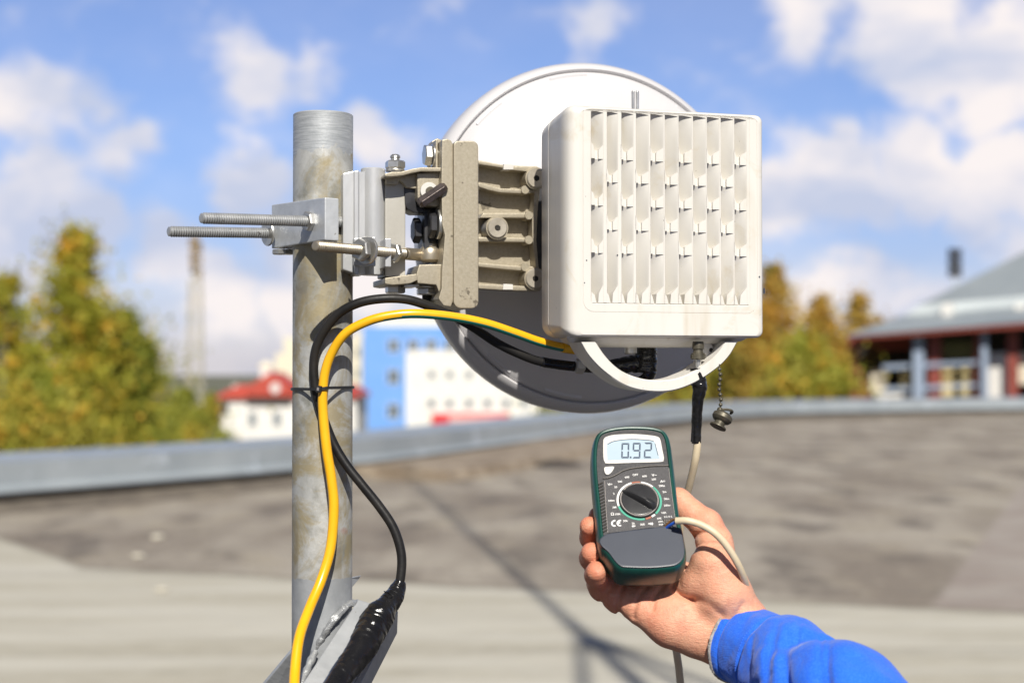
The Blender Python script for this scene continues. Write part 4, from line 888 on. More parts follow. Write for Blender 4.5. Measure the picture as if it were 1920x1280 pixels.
def cone(G, a, b, ra, rb):
    a, b = np.array(a, np.float32), np.array(b, np.float32); ab = b - a; l2 = ab @ ab
    px, py_, pz = G[0] - a[0], G[1] - a[1], G[2] - a[2]
    t = np.clip((px * ab[0] + py_ * ab[1] + pz * ab[2]) / l2, 0, 1)
    return np.sqrt((px - t * ab[0]) ** 2 + (py_ - t * ab[1]) ** 2 + (pz - t * ab[2]) ** 2) - (ra + (rb - ra) * t)
def chain(G, nodes, k=.004):
    """nodes: (px, py, Y, r mm)"""
    f = None
    for n0, n1 in zip(nodes[:-1], nodes[1:]):
        c = cone(G, pt(*n0[:3]), pt(*n1[:3]), n0[3] * .001, n1[3] * .001); f = c if f is None else smin(f, c, k)
    return f
lo, hi = list(pt(1060, 1380, 1.0)), list(pt(1560, 890, 1.0)); lo = [lo[0] - .02, .93, lo[2] - .01]; hi = [hi[0] + .01, 1.16, hi[2] + .02]
lo[2] = pt(1200, 1350, 1.0).z
G = build_field(lo, hi)
palm = chain(G, [(1450, 1258, 1.012, 17), (1420, 1232, 1.028, 17.5), (1376, 1192, 1.050, 18)], .01)
palm = smin(palm, chain(G, [(1440, 1205, 1.022, 15), (1399, 1168, 1.046, 16.5)], .01), .012)
palm = smin(palm, chain(G, [(1408, 1248, 1.032, 11), (1362, 1212, 1.046, 15.5)], .01), .012)
palm = smin(palm, chain(G, [(1370, 1205, 1.050, 16), (1310, 1186, 1.054, 17), (1258, 1168, 1.056, 16.5), (1208, 1143, 1.060, 13.0)], .008), .010)
palm = smin(palm, chain(G, [(1365, 1175, 1.052, 18), (1290, 1140, 1.060, 15), (1225, 1110, 1.071, 12.5)], .008), .012)
palm = smin(palm, chain(G, [(1345, 1130, 1.060, 17), (1285, 1095, 1.073, 14), (1245, 1062, 1.088, 12)], .008), .012)
# ball of the thumb
palm = smin(palm, chain(G, [(1392, 1158, 1.048, 16.5), (1356, 1112, 1.046, 19.3), (1337, 1056, 1.047, 16.8)], .008), .007)
palm = smin(palm, chain(G, [(1345, 1085, 1.05, 17), (1308, 1092, 1.050, 12)], .008), .008)
thumb = chain(G, [(1352, 1062, 1.062, 13), (1340, 1018, 1.068, 13.2), (1324, 984, 1.073, 11.9), (1296, 961, 1.079, 9.8), (1275, 942, 1.084, 9.6), (1270, 936, 1.085, 9.2)], .004)
f = smin(palm, thumb, .0032)
pinky = chain(G, [(1196, 1134, 1.062, 12), (1160, 1122, 1.068, 10.5), (1128, 1103, 1.071, 8.8), (1120, 1094, 1.066, 8.3)], .004)
pinky = smin(pinky, chain(G, [(1121, 1090, 1.064, 8.0), (1117, 1078, 1.047, 8.0), (1118, 1071, 1.041, 7.6)], .003), .0016)
ring = chain(G, [(1212, 1112, 1.076, 12), (1160, 1092, 1.094, 9.8), (1118, 1068, 1.098, 9.0)], .004)
ring = smin(ring, chain(G, [(1116, 1062, 1.094, 8.6), (1109, 1046, 1.066, 8.5), (1109, 1036, 1.050, 7.8)], .004), .002)
mid = chain(G, [(1228, 1082, 1.086, 12), (1165, 1052, 1.108, 9.6), (1122, 1030, 1.114, 9.0)], .004)
mid = smin(mid, chain(G, [(1120, 1026, 1.110, 8.6), (1108, 1008, 1.080, 8.0), (1105, 986, 1.062, 7.3)], .004), .002)
ind = chain(G, [(1248, 1052, 1.095, 12), (1185, 1010, 1.124, 9.5), (1140, 988, 1.128, 8.8)], .004)
ind = smin(ind, chain(G, [(1138, 984, 1.122, 8.4), (1124, 970, 1.095, 7.6), (1120, 966, 1.082, 6.6)], .004), .002)
g = smin(palm, pinky, .004)
for q in (ring, mid, ind): g = np.minimum(g, smin(palm, q, .004))
f = np.minimum(f, g)
# creases, pressed in along the lines of the palm
c_, s_ = math.cos(PITCH), math.sin(PITCH)
near = np.abs(f) < .004
dx, dy, dz = G[0][near], G[1][near], G[2][near] - HC
fw = dy * c_ + dz * s_; GX = 960 + dx / fw * FPX; GY = 640 - (dz * c_ - dy * s_) / fw * FPX; fn = f[near]
def crease(pts, w, dep, ymax=1.062):
    global fn
    P0 = [Vector((a, b, 0)) for a, b in pts]; P0 = catmull(P0, 5); D = None
    for a, b in zip(P0[:-1], P0[1:]):
        abx, aby = b.x - a.x, b.y - a.y; l2 = abx * abx + aby * aby + 1e-9
        t = np.clip(((GX - a.x) * abx + (GY - a.y) * aby) / l2, 0, 1); d = (GX - a.x - t * abx) ** 2 + (GY - a.y - t * aby) ** 2
        D = d if D is None else np.minimum(D, d)
    fn = fn + dep * np.exp(-D / (w * w)) * (dy < ymax)
crease([(1262, 1099), (1268, 1110), (1280, 1118), (1300, 1124)], 5, .0028)
crease([(1244, 1098), (1232, 1112), (1226, 1128), (1224, 1142)], 4.5, .0016)
crease([(1215, 1098), (1198, 1118), (1190, 1140), (1188, 1156)], 4.5, .0018, 1.075)
crease([(1168, 1102), (1161, 1122), (1159, 1140), (1163, 1152)], 4.5, .0026, 1.075)
crease([(1140, 1106), (1132, 1118), (1126, 1132)], 4, .0014, 1.075)
crease([(1300, 1124), (1326, 1130), (1352, 1150)], 8.0, .0016)
crease([(1292, 1012), (1306, 1002), (1326, 999), (1350, 1004)], 5, .0026, 1.075)
crease([(1300, 1035), (1320, 1026), (1350, 1024)], 4.0, .0010)
crease([(1392, 1132), (1372, 1170), (1352, 1220)], 5.0, .0014)
for k in range(9):
    a0 = 1300 + k * 7; crease([(a0, 1046 + 3 * math.sin(k * 2.1)), (a0 + 18, 1040 + 4 * math.sin(k * 1.3)), (a0 + 34, 1046)], 1.6, .00016)
f[near] = fn
PV, PF = surface_nets(f, lo, H)
o_ = pt(1400, 1200, 1.04)
person = mesh('person', [Vector(v) for v in PV], [tuple(int(i) for i in q) for q in PF], M['skin'], loc=o_, smooth='all')
tag(person, 'person reaching in with a bare right hand and blue sleeve, holding up the multimeter', 'person')
bm = bmesh.new(); bm.from_mesh(person.data)
for _ in range(2): bmesh.ops.smooth_vert(bm, verts=bm.verts, factor=.5, use_axis_x=True, use_axis_y=True, use_axis_z=True)
bm.to_mesh(person.data); bm.free()
for p in person.data.polygons: p.use_smooth = True
del G, f, palm, GX, GY, dx, dy, dz, fw
# sleeve
sp = [(1384, 1203, 1.048), (1406, 1212, 1.039), (1446, 1232, 1.020), (1486, 1258, 1.0), (1532, 1292, .975), (1588, 1340, .945), (1642, 1402, .915), (1715, 1492, .87), (1830, 1625, .80), (1960, 1770, .72)]
sr = [.0318, .0320, .0330, .0352, .0378, .0405, .0435, .046, .048, .050]
C = catmull([pt(*p) for p in sp], 22); r_ = catm1(sr, 22)
tot = [0]
for a, b in zip(C[:-1], C[1:]): tot.append(tot[-1] + (b - a).length)
def fold(L_, t):
    t = (t + math.pi) % (2 * math.pi) - math.pi
    def fl(L0, m, wid, amp, tc, tw): x = (L_ - L0 - m * (t - tc)) / wid; y = (t - tc) / tw; return amp * math.exp(-x * x - y * y)
    w = .0008 * math.exp(-(L_ / .006) ** 2) + .0026 * (1 / (1 + math.exp(-(L_ - .036) / .0010)) - 1) - .0018 * math.exp(-((L_ - .0345) / .0018) ** 2) - .0009 * math.exp(-((L_ - .006) / .0016) ** 2)
    for q in ((.052, .012, .013, .0042, .1, 1.1), (.083, -.012, .0065, -.0060, .1, .9), (.070, .030, .0060, -.0040, 1.2, .7), (.108, -.010, .017, .0062, .0, 1.0), (.100, .040, .0070, -.0050, 1.5, .8), (.145, -.02, .0080, -.0068, .1, .9),
              (.128, .035, .0075, -.0045, 1.2, .6), (.060, -.035, .0040, -.0022, 2.1, .6), (.045, .020, .0035, -.0014, 1.3, .5), (.078, .022, .016, .0030, 1.6, .8), (.175, .0, .018, .0065, .0, 1.2), (.215, -.02, .010, -.006, .2, 1.0),
              (.020, .010, .0040, -.0010, .6, .5), (.022, -.014, .0040, -.0011, 1.8, .5), (.118, .05, .0035, -.0020, .8, .5), (.095, .05, .0030, -.0018, .5, .4), (.065, .04, .0030, -.0016, .4, .4)): w += fl(*q)
    damp = min(1, L_ / .05)
    w += damp * .0032 * noise.noise(Vector((L_ * 20 + 4, math.cos(t) * 1.3, math.sin(t) * 1.3)))
    w += damp * .0011 * noise.noise(Vector((L_ * 70 + 9 + 2 * t, math.cos(t) * 2.6 + L_ * 30, math.sin(t) * 2.6)))
    w += .0007 * noise.noise(Vector((L_ * 60, math.cos(t) * 2, math.sin(t) * 2)))
    return w
nS = 200; V = []; F = []
T = [(C[min(i + 1, len(C) - 1)] - C[max(i - 1, 0)]).normalized() for i in range(len(C))]
u = T[0].cross(Vector((0, 1, 0))).normalized(); first = None; frames = []
for i in range(len(C)):
    u = (u - T[i] * u.dot(T[i])).normalized(); v = T[i].cross(u); frames.append((C[i], u.copy(), v.copy()))
sh = Vector((-.15, 0, -.99))
def ringv(i, inset=0.0, back=0.0):
    c, uu, vv = frames[i]; o = []
    for k in range(nS):
        t = 2 * math.pi * k / nS; rr = r_[i] + fold(tot[i], t) - inset
        p = c + uu * math.cos(t) * rr + vv * math.sin(t) * rr
        o.append(p)
    return o
R_ = [ringv(12, .0016), ringv(5, .0014), ringv(0, .0012), ringv(0, 0)] + [ringv(i) for i in range(1, len(C))]
for q in R_: V += q
for i in range(len(R_) - 1):
    for k in range(nS): F.append((i * nS + k, i * nS + (k + 1) % nS, (i + 1) * nS + (k + 1) % nS, (i + 1) * nS + k))
F.append(tuple((len(R_) - 1) * nS + k for k in range(nS)))
sleeve = mesh('sleeve', V, F, M['cloth'], person, smooth='all')
rim_ = ringv(0, .0004); rim_.append(rim_[0])
V, F = sweep(rim_, .0014, 10, rfun=lambda s, t: 1 + .35 * noise.noise(Vector((s * 160, math.cos(t), math.sin(t)))) + .25 * noise.noise(Vector((s * 500, math.cos(t) * 2, 0)))); mesh('cuff_trim', V, F, M['trim'], person)
st = [k for k in range(len(C)) if tot[k] > .0310][0]; sr_ = ringv(st, -.0002); m = MB()
for k in range(0, nS, 2):
    a, b = sr_[k], sr_[(k + 1) % nS]; m.add(*sweep([a, (a + b) / 2, a.lerp(b, .95)], .00028, 5))
m.build('cuff_stitching', M['thread'], person)
# ------------------------------------------------------------------ roof, parapet, ground
def roof_extra(nt, vec, cur, noi, rng_, mixc, B):
    sx = nt.nodes.new('ShaderNodeSeparateXYZ'); nt.links.new(vec, sx.inputs[0]); x, y = sx.outputs[0], sx.outputs[1]
    mo = lambda op, a, b=None, clamp=False: math_n(op, a, b, clamp, nt)
    def sn(sc, stretch, det=5, loc=(0, 0, 0)):
        mp = nt.nodes.new('ShaderNodeMapping'); mp.inputs['Scale'].default_value = stretch; mp.inputs['Location'].default_value = loc; nt.links.new(vec, mp.inputs[0])
        n = nt.nodes.new('ShaderNodeTexNoise'); n.inputs['Scale'].default_value = sc; n.inputs['Detail'].default_value = det; nt.links.new(mp.outputs[0], n.inputs[0]); return n.outputs[0]
    # edge of the old brown felt: y runs from 10.6 m on the near side of x=-3.5 to 8.5 m at x=3
    edge = mo('ADD', mo('MULTIPLY', x, -.315), 9.42)
    bow = mo('MULTIPLY', mo('MAXIMUM', mo('SUBTRACT', -3.1, x), 0), 1.1)
    edge = mo('ADD', edge, bow); wob = mo('MULTIPLY', mo('SUBTRACT', sn(1.2, (1, .2, 1)), .5), .45)
    far = mo('SUBTRACT', y, mo('ADD', edge, wob)); fm = rng_(far, -.06, .06)
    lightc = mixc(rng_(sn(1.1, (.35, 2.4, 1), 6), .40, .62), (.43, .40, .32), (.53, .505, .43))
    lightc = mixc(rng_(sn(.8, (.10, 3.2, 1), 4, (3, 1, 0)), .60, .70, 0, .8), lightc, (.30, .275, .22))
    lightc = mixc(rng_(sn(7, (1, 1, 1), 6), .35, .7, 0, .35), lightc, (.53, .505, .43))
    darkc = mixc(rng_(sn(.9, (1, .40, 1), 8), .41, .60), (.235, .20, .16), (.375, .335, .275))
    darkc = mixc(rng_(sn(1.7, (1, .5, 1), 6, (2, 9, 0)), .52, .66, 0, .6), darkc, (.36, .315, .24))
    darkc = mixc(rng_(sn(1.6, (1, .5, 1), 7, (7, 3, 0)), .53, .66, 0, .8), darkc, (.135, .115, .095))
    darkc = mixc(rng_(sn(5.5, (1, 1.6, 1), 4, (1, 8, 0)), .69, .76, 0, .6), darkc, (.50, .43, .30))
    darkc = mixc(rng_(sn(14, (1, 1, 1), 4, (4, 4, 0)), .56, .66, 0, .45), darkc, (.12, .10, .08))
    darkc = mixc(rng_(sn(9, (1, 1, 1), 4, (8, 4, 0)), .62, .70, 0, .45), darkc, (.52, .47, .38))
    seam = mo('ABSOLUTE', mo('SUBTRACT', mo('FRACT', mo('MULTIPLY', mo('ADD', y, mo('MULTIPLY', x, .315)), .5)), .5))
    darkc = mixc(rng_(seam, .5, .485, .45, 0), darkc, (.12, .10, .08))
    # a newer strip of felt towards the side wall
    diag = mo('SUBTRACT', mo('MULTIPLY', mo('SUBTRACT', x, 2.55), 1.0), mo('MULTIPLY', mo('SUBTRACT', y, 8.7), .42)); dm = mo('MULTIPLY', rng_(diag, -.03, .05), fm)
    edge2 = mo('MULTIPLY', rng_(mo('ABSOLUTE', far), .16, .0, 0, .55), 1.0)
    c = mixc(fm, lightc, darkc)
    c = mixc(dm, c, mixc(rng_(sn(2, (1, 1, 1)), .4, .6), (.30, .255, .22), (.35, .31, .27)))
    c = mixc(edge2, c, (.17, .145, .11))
    c = mixc(rng_(mo('ADD', y, mo('MULTIPLY', sn(.6, (1, 1, 1)), 1.2)), 6.0, 5.7), c, mixc(rng_(sn(2, (1, 1, 1)), .4, .6), (.045, .042, .040), (.085, .08, .075)))  # unseen roof near the camera, darkened to cut bounce light on the dish
    hh = nt.nodes.new('ShaderNodeBump'); hh.inputs['Strength'].default_value = .6; hh.inputs['Distance'].default_value = .03; nt.links.new(sn(3, (1, 1, 1), 8), hh.inputs['Height']); nt.links.new(hh.outputs[0], B.inputs['Normal'])
    return c
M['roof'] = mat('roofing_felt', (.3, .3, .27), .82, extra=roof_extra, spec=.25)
M['capm'] = mat('galvanised_flashing', (.33, .37, .40), .45, .3, (.41, .45, .475), 1.2, bump=.1, bscale=6, bdist=.01, spots=(.5, .55, .6), spot_scale=2, spot_th=.62)
M['upstand'] = mat('felt_upstand', (.10, .085, .07), .85, 0, (.17, .145, .115), 3, bump=.4, bscale=9, bdist=.03)
M['kerb'] = mat('brown_felt_kerb', (.20, .155, .11), .9, 0, (.34, .28, .21), 2.5, bump=.5, bscale=8, bdist=.03)
CAPZ = HC - .95
# cap line on plan: (photo column, metres away)
wp0 = [(-1400, 8.0), (-500, 12.2), (0, 14.4), (280, 15.9), (550, 17.8), (760, 20.2), (960, 24.2), (1110, 28.5), (1250, 34), (1440, 39.5), (1700, 42.5), (1920, 44.5), (2500, 48)]
plan = [Vector((( (px - 960) / FPX) * Y, Y, 0)) for px, Y in wp0]
pl = catmull(plan, 4)
def nrm2(i):
    t = (pl[min(i + 1, len(pl) - 1)] - pl[max(i - 1, 0)]).normalized(); return Vector((-t.y, t.x, 0))
NR = [nrm2(i) for i in range(len(pl))]
def strip(prof_):
    V = []; F = []; q = len(prof_)
    for p, nn in zip(pl, NR):
        for d, z in prof_: V.append(Vector((p.x + nn.x * d, p.y + nn.y * d, z)))
    for i in range(len(pl) - 1):
        for k in range(q): F.append((i * q + k, i * q + (k + 1) % q, (i + 1) * q + (k + 1) % q, (i + 1) * q + k))
    F += [tuple(range(q)), tuple((len(pl) - 1) * q + k for k in range(q))]; return V, F
para = thing('parapet_wall', (pl[8].x, pl[8].y, 0), 'low roof-edge parapet with a grey sheet-metal cap running behind the pipe', 'parapet')
V, F = strip([(.06, -1.2), (.06, CAPZ - .02), (.85, CAPZ - .02), (.85, -1.2)]); mesh('wall_core', V, F, M['upstand'], para, smooth=False)
V, F = strip([(0, CAPZ - .300), (-.085, CAPZ - .310), (-.085, CAPZ - .29), (0, CAPZ - .24), (0, CAPZ), (.95, CAPZ + .03), (.95, CAPZ - .25), (.935, CAPZ - .25), (.935, CAPZ + .012), (.02, CAPZ - .015), (.02, CAPZ - .325)]); mesh('metal_cap', V, F, M['capm'], para, smooth=False)
V, F = strip([(-.35, .004), (-.18, .03), (.058, .12), (.058, -.1), (-.35, -.1)]); mesh('cant_strip', V, F, M['upstand'], para)
k0 = [i for i, p in enumerate(pl) if 640 < 960 + p.x / p.y * FPX < 1120]; V = []; F = []; pf = [(-1.5, .001), (-1.46, .14), (-.9, .19), (.05, .16), (.05, .0)]
for i in k0:
    for d, z in pf: V.append(Vector((pl[i].x + NR[i].x * d, pl[i].y + NR[i].y * d, z + .02 * noise.noise(pl[i] * .7))))
for i in range(len(k0) - 1):
    for k in range(5): F.append((i * 5 + k, i * 5 + (k + 1) % 5, (i + 1) * 5 + (k + 1) % 5, (i + 1) * 5 + k))
F += [tuple(range(5)), tuple((len(k0) - 1) * 5 + k for k in range(5))]
mesh('felt_kerb', V, F, M['kerb'], para, smooth=False)
# standing seams of the cap, each its own joint cover
acc_ = 0; last = pl[0]; idx = 0
for i in range(1, len(pl)):
    a, b = pl[i - 1], pl[i]; seg = (b - a).length; s = 2.2 - acc_
    while s < seg:
        p = a.lerp(b, s / seg); nn = NR[i]; t = Vector((nn.y, -nn.x, 0)); m = MB()
        m.add(*prism([p - nn * .004 + t * -.03 + Vector((0, 0, CAPZ - .33)), p - nn * .004 + t * .03 + Vector((0, 0, CAPZ - .33)), p - nn * .004 + t * .03 + Vector((0, 0, CAPZ + .002)), p - nn * .004 - t * .03 + Vector((0, 0, CAPZ + .002))], nn * .003))
        m.add(*prism([p + nn * 0 + t * -.03 + Vector((0, 0, CAPZ + .003)), p + t * .03 + Vector((0, 0, CAPZ + .003)), p + nn * .94 + t * .03 + Vector((0, 0, CAPZ + .033)), p + nn * .94 - t * .03 + Vector((0, 0, CAPZ + .033))], Vector((0, 0, .012))))
        m.build('joint_cover', M['capm'], para, smooth=False); s += 2.2
    acc_ = (acc_ + seg) % 2.2
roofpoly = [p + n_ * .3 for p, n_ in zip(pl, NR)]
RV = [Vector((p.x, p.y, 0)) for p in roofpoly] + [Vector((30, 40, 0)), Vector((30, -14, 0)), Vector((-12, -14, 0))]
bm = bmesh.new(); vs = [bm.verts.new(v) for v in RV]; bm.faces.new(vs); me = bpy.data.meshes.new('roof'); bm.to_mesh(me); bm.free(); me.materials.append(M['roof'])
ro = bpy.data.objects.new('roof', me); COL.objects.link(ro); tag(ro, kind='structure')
GZ = -11.0
M['ground'] = mat('distant_ground', (.10, .11, .06), .95, 0, (.16, .15, .10), .05)
ground = mesh('ground', [(-1500, -600, GZ), (1500, -600, GZ), (1500, 2500, GZ), (-1500, 2500, GZ)], [(0, 1, 2, 3)], M['ground'], smooth=False); tag(ground, kind='structure')
# dark opening and loose felt near the wall foot
hp_ = ptz(1040, 872, 0)
M['darkfelt'] = mat('torn_felt', (.03, .025, .02), .9, 0, (.07, .055, .045), 4)
V, F = lathe((hp_.x, hp_.y, .004), (0, 0, 1), [(.42, 0), (.40, .03), (.2, .06), (.0, .05)], 18); V = [Vector((hp_.x + (v.x - hp_.x) * (1 + .2 * noise.noise(v * 3)), hp_.y + (v.y - hp_.y) * 1.6, v.z)) for v in V]
o = mesh('felt_scrap', V, F, M['darkfelt'], loc=(hp_.x, hp_.y, 0)); tag(o, 'dark heap of torn roofing felt lying near the parapet foot', 'felt scrap')
M['pale'] = mat('pale_stone', (.62, .58, .48), .8, 0, (.45, .42, .35), 20)
for i, (px, py, s, lab) in enumerate(((305, 1108, .045, 'pale pebble alone on the light roofing felt'), (295, 1010, .06, 'pale pebble on the brown felt beside the pipe'), (258, 1045, .05, 'small pale pebble at the edge of the brown felt'))):
    p = ptz(px, py, 0); V, F = lathe((p.x, p.y, 0), (0, 0, 1), [(s * .7, .001), (s, s * .25), (s * .8, s * .55), (0, s * .7)], 12); V = [v + Vector((noise.noise(v * 30) * s * .3, noise.noise(v * 27) * s * .3, 0)) for v in V]
    o = mesh('pebble', V, F, M['pale'], loc=(p.x, p.y, 0)); tag(o, lab, 'pebble', 'pebbles on the roof')

# a tall stayed mast stands behind the photographer; its shadow falls across the roof
mb_ = Vector((.355 + 1.58, -2.05, 0)); ms = thing('stayed_mast', mb_, 'tall stayed steel mast whose shadow crosses the roof felt', 'mast')
sd = Vector((-sv.x, -sv.y, 0)) / sv.z                # shadow offset per metre of height
A0 = ptz(1078, 1175); Ha = (A0.y - mb_.y) / sd.y; mb_x = A0.x - sd.x * Ha
mb_ = Vector((mb_x, mb_.y, 0)); ms.location = mb_; ROOT[ms] = mb_.copy()
V, F = lathe(mb_, (0, 0, 1), [(.045, 0), (.045, Ha), (.034, Ha + .3), (.028, Ha + 9.5)], 16); mesh('mast_tube', V, F, M['zincpaint'], ms)
for k, a in enumerate(((-1.9, -.1), (2.4, .3), (.3, -2.4), (1.0, 1.4))):
    q = mb_ + Vector((a[0], a[1], 0)); V, F = sweep([mb_ + Vector((0, 0, Ha - .1)), q], .026, 8, up=(1, 0, 0)); mesh('stay', V, F, M['zincpaint'], ms)
# ------------------------------------------------------------------ trees
def leafmat(name, a, b, c):
    def ex(nt, vec, cur, noi, rng_, mixc, B):
        q = mixc(rng_(noi(.55, 3), .38, .6), a, b); q = mixc(rng_(noi(.9, 4, .6, .5), .52, .66), q, c)
        return mixc(rng_(noi(4, 3), .5, .8, 0, .3), q, (.08, .09, .015))
    m = mat(name, a, .6, extra=ex, spec=.3); B = m.node_tree.nodes['Principled BSDF']; nt = m.node_tree
    tr = nt.nodes.new('ShaderNodeBsdfTranslucent'); mxs = nt.nodes.new('ShaderNodeMixShader'); mxs.inputs[0].default_value = .35; ou = [n for n in nt.nodes if n.type == 'OUTPUT_MATERIAL'][0]
    lk = B.inputs['Base Color'].links[0].from_socket; nt.links.new(lk, tr.inputs[0]); nt.links.new(B.outputs[0], mxs.inputs[1]); nt.links.new(tr.outputs[0], mxs.inputs[2]); nt.links.new(mxs.outputs[0], ou.inputs[0]); return m
LM = {'birch': leafmat('birch_leaves', (0.336, 0.351, 0.040), (0.504, 0.458, 0.059), (0.800, 0.488, 0.059)), 'gold': leafmat('golden_leaves', (0.582, 0.329, 0.056), (0.627, 0.451, 0.096), (0.381, 0.329, 0.080)), 'green': leafmat('green_leaves', (0.224, 0.275, 0.040), (0.392, 0.397, 0.059), (0.644, 0.458, 0.059)),
      'mix': leafmat('turning_leaves', (0.308, 0.336, 0.040), (0.504, 0.458, 0.080), (0.800, 0.458, 0.059))}
M['bark'] = mat('bark', (.12, .10, .08), .9, 0, (.25, .23, .2), 4, bump=.5, bscale=10, bdist=.02)
def tree(px, top, halfw, Y, kind, label, shape='round', leaves=9000, base=None, lsize=.22, dens=1.0):
    X = (px - 960) / FPX * Y; zt = pt(px, top, Y).z; w = halfw / FPX * Y; zb = GZ if base is None else base
    H_ = zt - zb; loc = Vector((X, Y, zb)); t = thing('tree', loc, label, 'tree', 'trees beyond the roof edge')
    rs = np.random.default_rng(int(px * 7 + top))
    tp = catmull([loc, loc + Vector((w * .03, 0, H_ * .3)), loc + Vector((-w * .05, 0, H_ * .65)), loc + Vector((w * .02, 0, H_ * .93))], 5)
    m = MB().add(*sweep(tp, [max(.02, .028 * H_ * (1 - i / len(tp)) ** 1.1) for i in range(len(tp))], 8, up=(1, 0, 0)))
    cz0 = zb + H_ * .25; ncl = int(70 * dens); cl = []
    for i in range(ncl):
        u_ = rs.random() ** .8; 
        if shape == 'cone': rr = (1 - u_) ** .5
        elif shape == 'spire': rr = (1 - u_) ** .8 * .95 + .04
        else: rr = math.sqrt(max(0, 1 - (2 * u_ - .75) ** 2 / 1.6)) * (1 - u_ ** 6)
        a = rs.random() * 6.283; rr *= 1 + .9 * noise.noise(Vector((math.cos(a) * 1.5 + px, math.sin(a) * 1.5, u_ * 4))); q = w * max(.04, rr) * math.sqrt(rs.random())
        cl.append((X + math.cos(a) * q, Y + math.sin(a) * q, cz0 + u_ * (zt - cz0) * .97, w * (.17 + .15 * rs.random()) * (1 if rr > .3 else .5) * (1.1 - .5 * u_)))
    for c in cl[:26]:
        f_ = min(.9, max(.15, (c[2] - zb) / H_ - .15)); s0 = loc + Vector((0, 0, H_ * f_)); e = Vector(c[:3]); m.add(*sweep([s0, s0.lerp(e, .5) + Vector((0, 0, -.1 * w)), e], [.006 * H_, .004 * H_, .001 * H_], 5, up=(1, 0, 0)))
    m.build('trunk', M['bark'], t)
    c = np.array(cl); k = rs.integers(0, ncl, leaves); P_ = c[k, :3] + rs.normal(size=(leaves, 3)) * c[k, 3:4] * np.array([1, 1, .8]) * np.where(rs.random((leaves, 1)) < .16, 1.9, .85)
    ls = lsize * (.6 + .8 * rs.random((leaves, 1))); a_ = rs.normal(size=(leaves, 3)); a_ /= np.linalg.norm(a_, axis=1)[:, None]; b_ = np.cross(a_, rs.normal(size=(leaves, 3))); b_ /= np.linalg.norm(b_, axis=1)[:, None]
    Q = np.stack([P_ - a_ * ls * .5, P_ + b_ * ls * .32, P_ + a_ * ls * .5, P_ - b_ * ls * .32], 1).reshape(-1, 3) - np.array(loc)
    me = bpy.data.meshes.new('crown'); me.vertices.add(len(Q)); me.vertices.foreach_set('co', Q.ravel()); me.loops.add(len(Q)); me.loops.foreach_set('vertex_index', np.arange(len(Q)))
    me.polygons.add(leaves); me.polygons.foreach_set('loop_start', np.arange(0, len(Q), 4)); me.polygons.foreach_set('loop_total', np.full(leaves, 4)); me.update(calc_edges=True); me.materials.append(LM[kind])
    o = bpy.data.objects.new('crown', me); COL.objects.link(o); o.parent = t; ROOT[o] = loc
    return t
tree(10, 478, 106, 52, 'birch', 'loose yellow-green birch at the picture edge, thin against the sky', 'cone', 12000, dens=.8)
tree(142, 425, 150, 56, 'birch', 'tallest tree, an olive birch with a thin spiky top', 'spire', 22000, dens=1.5)
tree(70, 690, 168, 50, 'mix', 'broad yellow-orange crown under the tall spiky birch', 'round', 22000, dens=1.6)
tree(228, 575, 150, 60, 'green', 'olive crown sloping down beside the tall spiky birch', 'cone', 22000, dens=1.8)
tree(245, 650, 100, 66, 'mix', 'small bushy olive tree between the sloping crown and the low shrubs', 'round', 15000)
tree(345, 725, 67, 90, 'green', 'low dark green tree at the foot of the lattice tower', 'round', 11000, lsize=.3)
tree(395, 736, 38, 95, 'mix', 'small olive tree against the white house with the red roof', 'round', 7000, lsize=.3)
tree(1450, 486, 92, 70, 'gold', 'orange-gold tree showing just beside the white radio housing', 'round', 18000, dens=1.2)
tree(1400, 580, 123, 76, 'mix', 'green and gold tree behind the dust cap chain', 'round', 20000, dens=1.4, lsize=.26)
tree(1543, 540, 100, 74, 'gold', 'ragged orange tree with sky gaps, midway to the red-posted building', 'cone', 12000, dens=1.0)
tree(1612, 545, 76, 82, 'gold', 'rounded orange tree rising over the low end of the metal roof', 'round', 12000, dens=.9, lsize=.26)
tree(1510, 612, 130, 62, 'mix', 'low yellow-green tree filling the gap before the red-posted building', 'round', 18000, dens=1.4)
tree(1585, 650, 67, 72, 'gold', 'low orange-brown tree touching the first red post', 'round', 12000, dens=1.2)
tree(1300, 620, 134, 88, 'mix', 'wide yellow-green tree seen under the radio housing', 'round', 20000, dens=1.3, lsize=.3)
tree(1120, 722, 168, 95, 'green', 'low green tree showing under the dish rim', 'round', 14000, lsize=.32)

# ------------------------------------------------------------------ lattice tower
M['tsteel'] = mat('tower_steel', (.52, .48, .38), .6, .1); M['tred'] = mat('tower_antenna_brown', (.30, .22, .13), .7)
TY = 260; tc_ = pt(366, 690, TY); twr = thing('lattice_tower', (tc_.x, TY, GZ), 'slim far-off steel lattice tower topped with a brown antenna cluster', 'tower')
ztp = pt(366, 540, TY).z; m = MB()
def wd(z): f_ = (z - GZ) / (ztp - GZ); return 1.5 * (1 - f_) + 1.0 * f_
zz = GZ; lev = [GZ]
while zz < ztp: zz += 2.6; lev.append(zz)
cor = lambda z: [Vector((tc_.x + a * wd(z), TY + b * wd(z), z)) for a, b in ((-1, -1), (1, -1), (1, 1), (-1, 1))]
for a, b in zip(lev[:-1], lev[1:]):
    A_, B_ = cor(a), cor(b)
    for i in range(4):
        j = (i + 1) % 4; m.add(*bar(A_[i], B_[i], .15)); m.add(*bar(A_[i], B_[j], .11)); m.add(*bar(A_[j], B_[i], .11)); m.add(*bar(B_[i], B_[j], .11))
m.build('lattice', M['tsteel'], twr, smooth=False)
